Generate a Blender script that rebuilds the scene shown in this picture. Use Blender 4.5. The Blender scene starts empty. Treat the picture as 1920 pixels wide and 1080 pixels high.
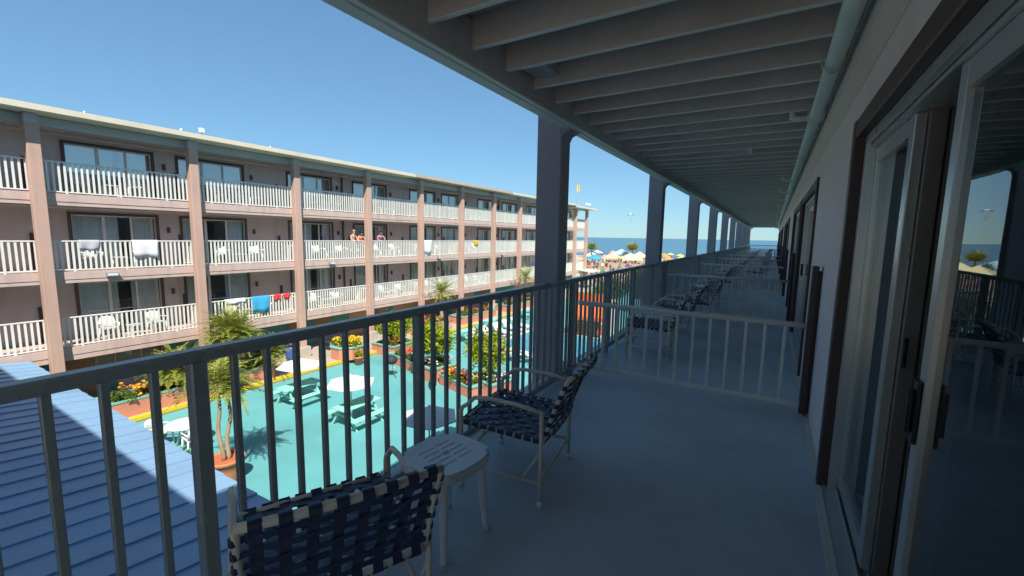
import bpy, math, random
from mathutils import Vector, Matrix, Quaternion
rnd = random.Random(7)
S = bpy.context.scene
COL = S.collection
R = math.radians

# ------------------------------------------------------------------ camera
EYE = 1.506
yaw, pitch, roll = 0.5416, 0.1206, 0.0177
fw = Vector((-math.sin(yaw)*math.cos(pitch), math.cos(yaw)*math.cos(pitch), -math.sin(pitch)))
rt = Vector((math.cos(yaw), math.sin(yaw), 0)); up = rt.cross(fw)
cr = rt*math.cos(roll) + up*math.sin(roll); cu = up*math.cos(roll) - rt*math.sin(roll)
cam = bpy.data.cameras.new('camera'); camo = bpy.data.objects.new('camera', cam); COL.objects.link(camo)
camo.matrix_world = Matrix(((cr.x, cu.x, -fw.x, 0), (cr.y, cu.y, -fw.y, 0), (cr.z, cu.z, -fw.z, EYE), (0, 0, 0, 1)))
cam.sensor_width = 36; cam.lens = 805.9/1920*36; cam.clip_start = 0.02; cam.clip_end = 60000
S.camera = camo
S.render.resolution_x, S.render.resolution_y = 1024, 576
# ------------------------------------------------------------------ sky and sun
SUN = Vector((0.60, -0.55, 1.0)).normalized()
W = bpy.data.worlds.new('World'); S.world = W; W.use_nodes = True
wn = W.node_tree; bg = wn.nodes['Background']
sky = wn.nodes.new('ShaderNodeTexSky'); sky.sky_type = 'NISHITA'; sky.sun_disc = False
sky.sun_elevation = math.asin(SUN.z); sky.sun_rotation = math.atan2(SUN.x, SUN.y)
sky.altitude = 0; sky.air_density = 1.0; sky.dust_density = 0.05; sky.ozone_density = 4.5
sg = wn.nodes.new('ShaderNodeGamma'); sg.inputs[1].default_value = 0.6      # softer contrast between zenith and horizon
sm = wn.nodes.new('ShaderNodeMix'); sm.data_type = 'RGBA'; sm.blend_type = 'MULTIPLY'; sm.inputs[0].default_value = 1.0; sm.inputs[7].default_value = (0.98, 1.48, 1.80, 1)
wn.links.new(sky.outputs[0], sg.inputs[0]); wn.links.new(sg.outputs[0], sm.inputs[6]); wn.links.new(sm.outputs[2], bg.inputs[0]); bg.inputs[1].default_value = 0.097
sl = bpy.data.lights.new('sun', 'SUN'); sl.energy = 4.6; sl.angle = R(0.53); sl.color = (1.0, 0.95, 0.87)
so = bpy.data.objects.new('sun', sl); COL.objects.link(so)
so.rotation_euler = (-SUN).to_track_quat('-Z', 'Y').to_euler()
S.view_settings.view_transform = 'Standard'; S.view_settings.look = 'None'
S.view_settings.exposure = 0.65; S.view_settings.gamma = 1.0
S.cycles.max_bounces = 14; S.cycles.diffuse_bounces = 8

# ------------------------------------------------------------------ materials
M = {}
def mat(name, col, rough=0.6, var=0.12, scale=3.0, bump=0.0, bscale=40.0, spec=0.4, dirt=0.0, dscale=1.2, metal=0.0, streak=False):
    m = bpy.data.materials.new(name); m.use_nodes = True; n = m.node_tree; p = n.nodes['Principled BSDF']
    p.inputs['Roughness'].default_value = rough; p.inputs['Specular IOR Level'].default_value = spec; p.inputs['Metallic'].default_value = metal
    tc = n.nodes.new('ShaderNodeNewGeometry')
    def noise(sc, det=5.0, vec=None):
        t = n.nodes.new('ShaderNodeTexNoise'); t.inputs['Scale'].default_value = sc; t.inputs['Detail'].default_value = det
        n.links.new(vec if vec else tc.outputs['Position'], t.inputs['Vector']); return t
    def mixc(fac, a, b):
        x = n.nodes.new('ShaderNodeMix'); x.data_type = 'RGBA'
        n.links.new(fac, x.inputs[0])
        for s, v in ((6, a), (7, b)):
            if isinstance(v, tuple): x.inputs[s].default_value = (*v, 1)
            else: n.links.new(v, x.inputs[s])
        return x.outputs[2]
    lo = tuple(max(0, c*(1-var)) for c in col); hi = tuple(min(1, c*(1+var)) for c in col)
    t = noise(scale); out = mixc(t.outputs[0], lo, hi)
    t2 = noise(scale*9, 3.0); mr = n.nodes.new('ShaderNodeMapRange'); mr.inputs[1].default_value = .42; mr.inputs[2].default_value = .72
    mr.inputs[4].default_value = var
    n.links.new(t2.outputs[0], mr.inputs[0]); out = mixc(mr.outputs[0], out, tuple(c*.7 for c in col))
    if dirt > 0:
        vec = None
        if streak:
            mp = n.nodes.new('ShaderNodeMapping'); mp.inputs['Scale'].default_value = (3, 3, .25); n.links.new(tc.outputs['Position'], mp.inputs[0]); vec = mp.outputs[0]
        t3 = noise(dscale, 8.0, vec); r3 = n.nodes.new('ShaderNodeMapRange'); r3.inputs[1].default_value = .5; r3.inputs[2].default_value = .8; r3.inputs[4].default_value = dirt
        n.links.new(t3.outputs[0], r3.inputs[0]); out = mixc(r3.outputs[0], out, (col[0]*.45+.01, col[1]*.42+.01, col[2]*.4+.01))
    n.links.new(out, p.inputs['Base Color'])
    rr = n.nodes.new('ShaderNodeMapRange'); rr.inputs[3].default_value = max(0.02, rough-.12); rr.inputs[4].default_value = min(1, rough+.12)
    n.links.new(t.outputs[0], rr.inputs[0]); n.links.new(rr.outputs[0], p.inputs['Roughness'])
    if bump > 0:
        b = n.nodes.new('ShaderNodeBump'); b.inputs['Strength'].default_value = bump; b.inputs['Distance'].default_value = .01
        tb = noise(bscale, 6.0); n.links.new(tb.outputs[0], b.inputs['Height']); n.links.new(b.outputs[0], p.inputs['Normal'])
    M[name] = m; return m

mat('floor_paint', (.50, .57, .63), .46, .20, .8, .3, 18, .4, .55, 1.1)
mat('own_wall', (.82, .77, .77), .75, .08, 1.5, .35, 60, .3, .25, .8, streak=True)
mat('brown_trim', (.085, .055, .052), .5, .15, 4, .1, 50)
mat('rail_paint', (.33, .385, .39), .26, .08, 3, .05, 60, .6, .15, 2)
mat('divider_paint', (.78, .77, .72), .4, .08, 3, .05, 60, .45, .15, 2)
mat('own_column', (.44, .425, .455), .75, .08, 1.5, .35, 55, .3, .22, .7, streak=True)
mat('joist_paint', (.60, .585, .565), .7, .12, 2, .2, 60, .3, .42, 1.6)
mat('beam_bounce_pale', (.74, .82, .76), .6, .08, 2, .1, 60, .3, .2, 1.5)  # pale green has the light bounced up from the court in its colour
mat('deck_under', (.58, .56, .54), .75, .1, 2, .2, 40)
mat('pipe_paint', (.62, .80, .78), .34, .08, 3, .08, 60, .5, .25, 2.5)
mat('trim_pale', (.62, .59, .55), .65, .08, 2, .1, 50, .3, .2, 1.5)
mat('alu', (.52, .56, .56), .30, .04, 1.2, 0, 90, .5, 0, 3, .5)
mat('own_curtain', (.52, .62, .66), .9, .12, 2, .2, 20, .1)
mat('alu_dark', (.22, .20, .19), .45, .1, 5, .05, 90, .5, 0, 1, .2)
mat('black_plastic', (.012, .012, .014), .4, .1, 6)
mat('chair_tube', (.70, .66, .59), .36, .08, 6, .05, 80, .5, .15, 4)
mat('strap_navy', (.026, .038, .092), .34, .18, 9, .06, 120, .6)
mat('white_plastic', (.80, .84, .88), .45, .06, 4, .08, 90, .4, .18, 3)
mat('far_wall', (.62, .545, .53), .8, .10, 1.2, .2, 30, .2, .4, .9, streak=True)
mat('far_pink', (.53, .355, .285), .75, .09, 1.4, .2, 30, .2, .36, 1.1, streak=True)
mat('far_fascia', (.57, .43, .38), .75, .09, 1.2, .2, 30, .2, .42, 1.1, streak=True)
mat('far_beam', (.44, .45, .47), .7, .08, 1.2, .2, 30, .2)
mat('roof_cream', (.66, .60, .46), .6, .08, 1.2, .1, 30, .3, .2, .8)
mat('roof_tan', (.52, .40, .30), .7, .1, 1.2, .1, 30, .3, .25, .8)
mat('far_soffit', (.72, .68, .65), .75, .08, 1)
mat('rail_white', (.74, .74, .68), .4, .05, 3, .05, 60, .4, .12, 2)
mat('casing_brown', (.12, .085, .075), .6, .1, 3)
mat('win_white', (.70, .74, .72), .4, .06, 4, 0, 40, .5)
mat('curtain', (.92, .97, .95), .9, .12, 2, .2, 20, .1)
mat('room_dark', (.22, .21, .20), .9, .3, 1)
mat('room_wall', (.55, .52, .48), .9, .15, 1)
mat('teal_wall', (.09, .33, .33), .65, .1, 1.2, .15, 30, .3, .15, .9)
mat('brown_panel', (.33, .225, .165), .7, .12, 1.5, .1, 30)
mat('ochre_panel', (.56, .37, .22), .7, .12, 1.5)
mat('turq_ground', (.125, .385, .39), .58, .18, .25, .2, 14, .35, .45, .35)
mat('walk_ground', (.43, .37, .30), .75, .12, .8, .2, 20, .3, .35, .7)
mat('yellow_paint', (.70, .49, .03), .6, .12, 2, .1, 30, .3, .35, 2)
mat('coral', (.60, .24, .155), .7, .10, 1.6, .2, 30, .2, .25, 1.2)
mat('rim_green', (.20, .44, .36), .6, .10, 2, .1, 30, .3, .2, 1.5)
mat('table_turq', (.28, .64, .53), .5, .08, 2, .08, 40, .4, .2, 2)
mat('canvas_white', (.72, .69, .67), .85, .05, 1.5, .15, 40, .1, .15, 1.2)
mat('terracotta', (.55, .215, .105), .75, .10, 3, .2, 30, .2, .2, 3)
mat('soil', (.16, .075, .04), .95, .3, 8, .6, 40)
mat('soil_red', (.48, .14, .06), .95, .3, 8, .6, 40)
mat('white_table', (.72, .71, .69), .45, .05, 4)
mat('bark', (.24, .175, .115), .9, .25, 7, .6, 25)
mat('palm_trunk', (.36, .28, .18), .9, .25, 6, .6, 25)
mat('blue_bin', (.05, .115, .33), .45, .1, 3)
mat('lid_black', (.02, .022, .03), .5, .1, 3)
mat('dark_stuff', (.035, .035, .045), .7, .3, 3)
mat('grey_box', (.30, .31, .31), .6, .1, 3)
mat('stone_block', (.50, .43, .36), .8, .12, 2, .3, 25, .2, .2, 1.5)
mat('brick_red', (.42, .17, .11), .8, .15, 4, .4, 30)
mat('orange_awning', (.66, .145, .025), .7, .08, 2)
mat('white_wall', (.70, .68, .62), .7, .06, 1.5)
mat('pool_wall', (.25, .55, .66), .5, .06, 1)
mat('coping', (.62, .55, .42), .7, .1, 1.5)
mat('sand', (.52, .43, .30), .95, .12, .25, .4, 4, .1, .25, .08)
mat('boards', (.40, .34, .27), .85, .15, .6, .3, 10)
mat('skin', (.50, .26, .17), .55, .08, 6)
mat('skin_pale', (.60, .36, .26), .55, .08, 6)
mat('hair_dark', (.018, .013, .011), .5, .2, 20)
mat('hair_light', (.42, .27, .15), .5, .2, 20)
mat('cloth_purple', (.10, .035, .24), .8, .1, 5)
mat('cloth_black', (.02, .02, .022), .8, .1, 5)
mat('cloth_white', (.74, .72, .76), .9, .05, 5, .2, 30, .1)
mat('cloth_blue', (.06, .39, .66), .9, .08, 5, .2, 30, .1)
mat('cloth_red', (.62, .05, .05), .9, .1, 5)
mat('cloth_grey', (.45, .45, .48), .9, .2, 5)
mat('roof_blue', (.235, .39, .56), .45, .09, .9, .12, 30, .35, .22, .8)
mat('roof_blue_edge', (.20, .36, .52), .5, .08, 2)
mat('flag_orange', (.75, .40, .03), .8, .1, 3)
mat('steel', (.45, .46, .47), .4, .1, 4, 0, 40, .5, 0, 1, .6)

def leafmat(name, c1, c2, trans=.35):
    m = bpy.data.materials.new(name); m.use_nodes = True; n = m.node_tree
    for x in list(n.nodes): n.nodes.remove(x)
    out = n.nodes.new('ShaderNodeOutputMaterial'); g = n.nodes.new('ShaderNodeNewGeometry')
    t = n.nodes.new('ShaderNodeTexNoise'); t.inputs['Scale'].default_value = 2.6; t.inputs['Detail'].default_value = 4
    n.links.new(g.outputs['Position'], t.inputs['Vector'])
    w = n.nodes.new('ShaderNodeTexWhiteNoise'); w.noise_dimensions = '1D'
    n.links.new(g.outputs['Random Per Island'], w.inputs['W'])
    ad = n.nodes.new('ShaderNodeMath'); ad.operation = 'ADD'; n.links.new(t.outputs[0], ad.inputs[0])
    ml = n.nodes.new('ShaderNodeMath'); ml.operation = 'MULTIPLY_ADD'; ml.inputs[1].default_value = .6; ml.inputs[2].default_value = -.3
    n.links.new(w.outputs[0], ml.inputs[0]); n.links.new(ml.outputs[0], ad.inputs[1])
    mx = n.nodes.new('ShaderNodeMix'); mx.data_type = 'RGBA'; mx.inputs[6].default_value = (*c1, 1); mx.inputs[7].default_value = (*c2, 1)
    mx.clamp_factor = True; n.links.new(ad.outputs[0], mx.inputs[0])
    p = n.nodes.new('ShaderNodeBsdfPrincipled'); p.inputs['Roughness'].default_value = .5; p.inputs['Specular IOR Level'].default_value = .3
    tr = n.nodes.new('ShaderNodeBsdfTranslucent'); ms = n.nodes.new('ShaderNodeMixShader'); ms.inputs[0].default_value = trans
    n.links.new(mx.outputs[2], p.inputs['Base Color']); n.links.new(mx.outputs[2], tr.inputs[0])
    n.links.new(p.outputs[0], ms.inputs[1]); n.links.new(tr.outputs[0], ms.inputs[2]); n.links.new(ms.outputs[0], out.inputs[0]); M[name] = m
leafmat('leaf_palm', (.15, .21, .03), (.46, .46, .10))
leafmat('leaf_lime', (.17, .25, .015), (.44, .48, .03))
leafmat('leaf_green', (.05, .12, .02), (.20, .28, .05))
leafmat('leaf_dry', (.25, .17, .05), (.42, .33, .14))
leafmat('petal_orange', (.75, .16, .01), (.85, .42, .03), .25)
leafmat('petal_yellow', (.75, .50, .02), (.85, .66, .06), .25)
leafmat('petal_red', (.60, .02, .03), (.80, .12, .08), .25)
leafmat('petal_white', (.75, .72, .66), (.85, .82, .78), .25)

def glassmat(name, tint, base, boost):
    m = bpy.data.materials.new(name); m.use_nodes = True; n = m.node_tree
    for x in list(n.nodes): n.nodes.remove(x)
    out = n.nodes.new('ShaderNodeOutputMaterial'); f = n.nodes.new('ShaderNodeFresnel'); f.inputs[0].default_value = 1.5
    ma = n.nodes.new('ShaderNodeMath'); ma.operation = 'MULTIPLY_ADD'; ma.use_clamp = True; ma.inputs[1].default_value = boost; ma.inputs[2].default_value = base
    n.links.new(f.outputs[0], ma.inputs[0])
    tr = n.nodes.new('ShaderNodeBsdfTransparent'); tr.inputs[0].default_value = (*tint, 1)
    gl = n.nodes.new('ShaderNodeBsdfGlossy'); gl.inputs['Roughness'].default_value = .012
    nz = n.nodes.new('ShaderNodeTexNoise'); nz.inputs['Scale'].default_value = .9; g = n.nodes.new('ShaderNodeNewGeometry'); n.links.new(g.outputs['Position'], nz.inputs['Vector'])
    b = n.nodes.new('ShaderNodeBump'); b.inputs['Strength'].default_value = .06; b.inputs['Distance'].default_value = .05; n.links.new(nz.outputs[0], b.inputs['Height']); n.links.new(b.outputs[0], gl.inputs['Normal'])
    ms = n.nodes.new('ShaderNodeMixShader'); n.links.new(ma.outputs[0], ms.inputs[0]); n.links.new(tr.outputs[0], ms.inputs[1]); n.links.new(gl.outputs[0], ms.inputs[2]); n.links.new(ms.outputs[0], out.inputs[0]); M[name] = m
glassmat('glass_far', (.96, .99, .98), .07, 1.2)
glassmat('glass_film', (.80, .90, .88), .42, 1.6)
glassmat('glass_own', (.62, .68, .70), .05, 1.2)

def seamat():
    m = bpy.data.materials.new('sea'); m.use_nodes = True; n = m.node_tree; p = n.nodes['Principled BSDF']
    p.inputs['Roughness'].default_value = .28; p.inputs['IOR'].default_value = 1.33; p.inputs['Specular IOR Level'].default_value = .35
    g = n.nodes.new('ShaderNodeNewGeometry'); mp = n.nodes.new('ShaderNodeMapping'); mp.inputs['Scale'].default_value = (.05, .22, 1); n.links.new(g.outputs['Position'], mp.inputs[0])
    t = n.nodes.new('ShaderNodeTexNoise'); t.inputs['Scale'].default_value = 1.0; t.inputs['Detail'].default_value = 8; n.links.new(mp.outputs[0], t.inputs['Vector'])
    b = n.nodes.new('ShaderNodeBump'); b.inputs['Strength'].default_value = .7; b.inputs['Distance'].default_value = .8; n.links.new(t.outputs[0], b.inputs['Height']); n.links.new(b.outputs[0], p.inputs['Normal'])
    mp2 = n.nodes.new('ShaderNodeMapping'); mp2.inputs['Scale'].default_value = (.004, .016, 1); n.links.new(g.outputs['Position'], mp2.inputs[0])
    t2 = n.nodes.new('ShaderNodeTexNoise'); t2.inputs['Scale'].default_value = 1.0; t2.inputs['Detail'].default_value = 5; n.links.new(mp2.outputs[0], t2.inputs['Vector'])
    mx = n.nodes.new('ShaderNodeMix'); mx.data_type = 'RGBA'; mx.inputs[6].default_value = (.045, .135, .205, 1); mx.inputs[7].default_value = (.08, .19, .255, 1)
    n.links.new(t2.outputs[0], mx.inputs[0]); n.links.new(mx.outputs[2], p.inputs['Base Color']); M['sea'] = m
seamat()
def watermat():
    m = bpy.data.materials.new('pool_water'); m.use_nodes = True; n = m.node_tree; p = n.nodes['Principled BSDF']
    p.inputs['Roughness'].default_value = .05; p.inputs['IOR'].default_value = 1.33
    g = n.nodes.new('ShaderNodeNewGeometry'); t = n.nodes.new('ShaderNodeTexNoise'); t.inputs['Scale'].default_value = 2.2; t.inputs['Detail'].default_value = 4; n.links.new(g.outputs['Position'], t.inputs['Vector'])
    b = n.nodes.new('ShaderNodeBump'); b.inputs['Strength'].default_value = .35; b.inputs['Distance'].default_value = .1; n.links.new(t.outputs[0], b.inputs['Height']); n.links.new(b.outputs[0], p.inputs['Normal'])
    mx = n.nodes.new('ShaderNodeMix'); mx.data_type = 'RGBA'; mx.inputs[6].default_value = (.06, .36, .56, 1); mx.inputs[7].default_value = (.12, .47, .64, 1)
    n.links.new(t.outputs[0], mx.inputs[0]); n.links.new(mx.outputs[2], p.inputs['Base Color']); M['pool_water'] = m
watermat()
def attrmat(name):
    m = bpy.data.materials.new(name); m.use_nodes = True; n = m.node_tree; p = n.nodes['Principled BSDF']; p.inputs['Roughness'].default_value = .8
    a = n.nodes.new('ShaderNodeVertexColor'); a.layer_name = 'tint'; n.links.new(a.outputs[0], p.inputs['Base Color']); M[name] = m
attrmat('own_tint')
_tc = {}
def tintmat(rgb, rough=.7):
    k = tuple(round(c, 3) for c in rgb)
    if k not in _tc:
        _tc[k] = mat('canvas_%d' % len(_tc), rgb, rough, .07, 1.5, .05, 30)
    return _tc[k]

# ------------------------------------------------------------------ mesh helpers
class MB:
    def __init__(s): s.v = []; s.f = []; s.sm = []
    def add(s, vs, fs, smooth=False):
        o = len(s.v); s.v.extend(vs); s.f.extend([tuple(i+o for i in f) for f in fs]); s.sm.extend([smooth]*len(fs)); return s
    def box(s, x0, x1, y0, y1, z0, z1):
        vs = [(x, y, z) for x in (x0, x1) for y in (y0, y1) for z in (z0, z1)]
        return s.add(vs, [(0, 1, 3, 2), (4, 6, 7, 5), (0, 4, 5, 1), (2, 3, 7, 6), (0, 2, 6, 4), (1, 5, 7, 3)])
    def cbox(s, x0, x1, y0, y1, z0, z1, c=.006, ax=2):
        lo = [x0, y0, z0]; hi = [x1, y1, z1]; a, b = [i for i in range(3) if i != ax]
        A0, A1, B0, B1 = lo[a], hi[a], lo[b], hi[b]
        prof = [(A0+c, B0), (A1-c, B0), (A1, B0+c), (A1, B1-c), (A1-c, B1), (A0+c, B1), (A0, B1-c), (A0, B0+c)]
        vs = []
        for t in (lo[ax], hi[ax]):
            for u, v in prof:
                p = [0, 0, 0]; p[a] = u; p[b] = v; p[ax] = t; vs.append(tuple(p))
        fs = [(i, (i+1) % 8, 8+(i+1) % 8, 8+i) for i in range(8)] + [tuple(range(7, -1, -1)), tuple(range(8, 16))]
        if ax == 1: fs = [f[::-1] for f in fs]
        return s.add(vs, fs)
    def tube(s, pts, r, n=8, caps=True, smooth=True):
        pts = [Vector(p) for p in pts]; rs = r if isinstance(r, (list, tuple)) else [r]*len(pts)
        vs = []; ref = None
        for i, p in enumerate(pts):
            d = (pts[min(i+1, len(pts)-1)] - pts[max(i-1, 0)]).normalized()
            if ref is None:
                ref = d.orthogonal().normalized()
            else:
                ref = (ref - d*ref.dot(d)); ref = ref.normalized() if ref.length > 1e-6 else d.orthogonal().normalized()
            b = d.cross(ref)
            for k in range(n):
                a = 2*math.pi*k/n; vs.append(tuple(p + (ref*math.cos(a) + b*math.sin(a))*rs[i]))
        fs = [(i*n+k, i*n+(k+1) % n, (i+1)*n+(k+1) % n, (i+1)*n+k) for i in range(len(pts)-1) for k in range(n)]
        s.add(vs, fs, smooth)
        if caps:
            o = len(s.v)-len(vs)
            s.f.append(tuple(o+k for k in range(n-1, -1, -1))); s.f.append(tuple(o+(len(pts)-1)*n+k for k in range(n))); s.sm += [False, False]
        return s
    def lathe(s, prof, c=(0, 0, 0), n=16, smooth=True, sx=1, sy=1, capb=True, capt=True):
        vs = [(c[0]+r*math.cos(2*math.pi*k/n)*sx, c[1]+r*math.sin(2*math.pi*k/n)*sy, c[2]+z) for r, z in prof for k in range(n)]
        fs = [(i*n+k, i*n+(k+1) % n, (i+1)*n+(k+1) % n, (i+1)*n+k) for i in range(len(prof)-1) for k in range(n)]
        s.add(vs, fs, smooth); o = len(s.v)-len(vs)
        if capb: s.f.append(tuple(o+k for k in range(n-1, -1, -1))); s.sm.append(False)
        if capt: s.f.append(tuple(o+(len(prof)-1)*n+k for k in range(n))); s.sm.append(False)
        return s
    def ribbon(s, pts, side, w, t):
        # flat strap following pts, width w along side vectors, thickness t
        pts = [Vector(p) for p in pts]; vs = []
        for i, p in enumerate(pts):
            d = (pts[min(i+1, len(pts)-1)]-pts[max(i-1, 0)]).normalized(); sd = Vector(side[i] if isinstance(side, list) else side)
            sd = (sd - d*sd.dot(d)).normalized(); nn = d.cross(sd)
            for a, b in ((-1, -1), (1, -1), (1, 1), (-1, 1)): vs.append(tuple(p + sd*(a*w/2) + nn*(b*t/2)))
        fs = [(i*4+k, i*4+(k+1) % 4, (i+1)*4+(k+1) % 4, (i+1)*4+k) for i in range(len(pts)-1) for k in range(4)]
        return s.add(vs, fs + [(3, 2, 1, 0), tuple(len(vs)-4+k for k in range(4))])
    def mesh(s, name, m=None):
        me = bpy.data.meshes.new(name); me.from_pydata(s.v, [], s.f); me.polygons.foreach_set('use_smooth', s.sm)
        if m: me.materials.append(M[m] if isinstance(m, str) else m)
        me.update(); return me
    def build(s, name, m, parent=None, loc=None, rot=None, **kw):
        return put(name, s.mesh(name, m), parent, loc, rot, **kw)
def put(name, me, parent=None, loc=None, rot=None, label=None, cat=None, group=None, kind=None):
    o = bpy.data.objects.new(name, me); COL.objects.link(o)
    if parent: o.parent = parent
    if loc: o.location = loc
    if rot: o.rotation_euler = rot
    return tag(o, label, cat, group, kind)
def tag(o, label=None, cat=None, group=None, kind=None):
    if label: o['label'] = label
    if cat: o['category'] = cat
    if group: o['group'] = group
    if kind: o['kind'] = kind
    return o
def thing(name, label, cat, loc=(0, 0, 0), rz=0, group=None):
    o = bpy.data.objects.new(name, None); COL.objects.link(o); o.location = loc; o.rotation_euler = (0, 0, rz)
    o.empty_display_size = .2
    return tag(o, label, cat, group)
def copy_tree(o, parent=None):
    c = o.copy(); COL.objects.link(c); c.parent = parent
    for ch in list(o.children): copy_tree(ch, c)
    return c
ORD = ['first', 'second', 'third', 'fourth', 'fifth', 'sixth', 'seventh', 'eighth', 'ninth', 'tenth', 'eleventh', 'twelfth']
GZ = -5.2       # courtyard level
WZ = -5.0       # raised walk along the opposite wing

# ================================================================== SETTING
m = MB()
ys = [-3000, -60, 60, 150, 172, 200, 260]; zs = [-5.3, -5.3, -5.3, -5.45, -6.2, -7.8, -9]
xs = [-6000, -200, -60, 0, 60, 200, 6000]
m.add([(x, y, z) for y, z in zip(ys, zs) for x in xs], [(j*7+i, j*7+i+1, (j+1)*7+i+1, (j+1)*7+i) for j in range(6) for i in range(6)])
m.build('ground', 'sand', kind='structure')
MB().add([(-30000, 150, -6.6), (30000, 150, -6.6), (30000, 50000, -6.6), (-30000, 50000, -6.6)], [(0, 1, 2, 3)]).build('sea', 'sea', kind='structure')
# courtyard paving with an opening for the pool
px0, px1, py0, py1 = -14.2, -7.2, 21.0, 27.0
m = MB()
for x0, x1, y0, y1 in ((-18.5, px0, -6, 58), (px1, -1.9, -6, 58), (px0, px1, -6, py0), (px0, px1, py1, 58)):
    m.box(x0, x1, y0, y1, GZ-.08, GZ)
m.build('courtyard', 'turq_ground', kind='structure')
MB().box(-22.58, -18.52, -6, 56, GZ-.1, WZ).build('walkway', 'walk_ground', kind='structure')
MB().box(-30, 4, 58.02, 70, GZ-.1, GZ+.03).build('boardwalk', 'boards', kind='structure')
for k, (a, b) in enumerate(((-6, 4.9), (4.95, 8.5), (8.55, 12.1), (12.15, 16.6), (17.8, 24), (24.1, 33), (33.1, 50))):
    MB().cbox(-18.66, -18.50, a, b, WZ-.14, WZ+.012, .008, 1).build('kerb_edge', 'yellow_paint', kind='structure')

pool = thing('swimming_pool', 'blue swimming pool with pale coping beyond the planters', 'pool', ((px0+px1)/2, (py0+py1)/2, GZ))
cx, cy = (px0+px1)/2, (py0+py1)/2
hw, hh = (px1-px0)/2, (py1-py0)/2
m = MB(); m.add([(-hw, -hh, -1.3), (hw, -hh, -1.3), (hw, hh, -1.3), (-hw, hh, -1.3), (-hw, -hh, -.085), (hw, -hh, -.085), (hw, hh, -.085), (-hw, hh, -.085)], [(0, 1, 2, 3), (0, 4, 5, 1), (1, 5, 6, 2), (2, 6, 7, 3), (3, 7, 4, 0)])
m.build('basin', 'pool_wall', pool)
MB().add([(-hw, -hh, -.1), (hw, -hh, -.1), (hw, hh, -.1), (-hw, hh, -.1)], [(0, 1, 2, 3)]).build('water', 'pool_water', pool)
for q in ((-hw-.35, hw+.35, -hh-.35, -hh), (-hw-.35, hw+.35, hh, hh+.9), (-hw-.35, -hw, -hh, hh), (hw, hw+.35, -hh, hh)):
    MB().box(*q, .004, .06).build('coping', 'coping', pool)

# ================================================================== OWN WING (camera side)
CS = 4.62; C0 = 4.0; NB = 10; YB = -2.6; YE = 46.2
own = thing('hotel_building', 'shaded mauve hotel wing whose balcony the view is taken from', 'building')
MB().box(-1.94, .37, YB, YE, -.16, 0).build('balcony_floor', 'floor_paint', own)
MB().cbox(-1.94, -1.86, YB, YE, .0, .05, .012, 1).build('floor_curb', 'trim_pale', own)
MB().box(.33, .368, YB, YE, .001, .012).build('caulk_strip', 'trim_pale', own)
# wall with door openings
doors = [(.45, 3.13), (5.72, 8.36), (8.86, 11.5), (14.9, 17.5), (18.0, 20.6), (24.1, 26.7), (27.3, 29.9), (33.2, 35.8), (36.4, 39.0), (42.3, 44.9)]
prev = YB
for k, (a, b) in enumerate(doors + [(YE, YE)]):
    if a > prev: MB().box(.37, .62, prev, a, 0, 2.95).build('wall', 'own_wall', own)
    if b > a: MB().box(.37, .62, a, b, 2.10, 2.95).build('wall', 'own_wall', own)
    prev = b
MB().box(.372, .62, YB, YE, -5.3, -.165).build('lower_wall', 'own_wall', own)
MB().box(.372, .62, YB, YE, 2.955, 5.3).build('upper_wall', 'own_wall', own)
MB().box(3.6, 3.8, YB, YE, -5.3, 5.3).build('room_wall', 'room_wall', own)
MB().box(.625, 3.6, YB, YE, -.16, .01).build('room_floor', 'room_dark', own)
MB().box(.625, 3.6, YB, YE, 2.5, 2.7).build('room_ceiling', 'room_wall', own)
for y in (YB, 3.9, 8.55, 13.2, 22.3, 31.5, 40.6, YE-.1):
    MB().box(.625, 3.59, y, y+.1, .012, 2.498).build('room_divider', 'room_wall', own)
# wall trim: ledger, cove and cover board
MB().cbox(.315, .368, YB, YE, 2.50, 2.655, .008, 1).build('ledger', 'trim_pale', own)
m = MB(); 
m.add([(.368, YB, 2.40), (.345, YB, 2.44), (.318, YB, 2.498), (.368, YE, 2.40), (.345, YE, 2.44), (.318, YE, 2.498)], [(0, 1, 4, 3), (1, 2, 5, 4)])
m.build('cove_trim', 'trim_pale', own)
# ceiling: deck boards, joists, beam of two boards
MB().box(-2.0, .37, YB, YE, 2.852, 2.95).build('upper_deck', 'deck_under', own)
jm = MB().cbox(-1.705, .314, -.019, .019, 2.66, 2.85, .004, 0).mesh('joist', 'joist_paint'); jm.materials.append(M['beam_bounce_pale'])
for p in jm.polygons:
    if p.normal.z < -.5 or (p.center.z < 2.68 and abs(p.normal.x) < .5): p.material_index = 1  # bottom faces get the paler colour, painting bounce light from below
bl = MB().box(-.09, .09, -.18, .18, 2.72, 2.85).mesh('blocking', 'joist_paint')
y = 1.92-.404*11; k = 0
while y < YE-.1:
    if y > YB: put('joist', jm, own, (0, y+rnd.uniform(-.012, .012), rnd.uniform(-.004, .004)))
    if k % 5 == 3: put('blocking', bl, own, (-1.60+rnd.uniform(0, .03), y+.202, 0))
    y += .404; k += 1
put('blocking', MB().box(-.02, .02, -.18, .18, 2.66, 2.85).mesh('blocking', 'beam_bounce_pale'), own, (-.35, 1.92+.404*11.5, 0))
MB().cbox(-1.86, -1.762, YB, YE, 2.56, 2.84, .006, 1).build('edge_beam', 'beam_bounce_pale', own)
MB().cbox(-1.750, -1.706, YB, YE, 2.572, 2.84, .005, 1).build('edge_beam', 'joist_paint', own)
MB().box(-2.02, -1.865, YB, YE, 2.80, 2.96).build('fascia', 'trim_pale', own)
MB().box(-1.745, -1.708, YB, YE, 2.5585, 2.5705).build('bounce_strip', 'beam_bounce_pale', own)  # added pale strip, bounce light painted under the inner board
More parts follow.
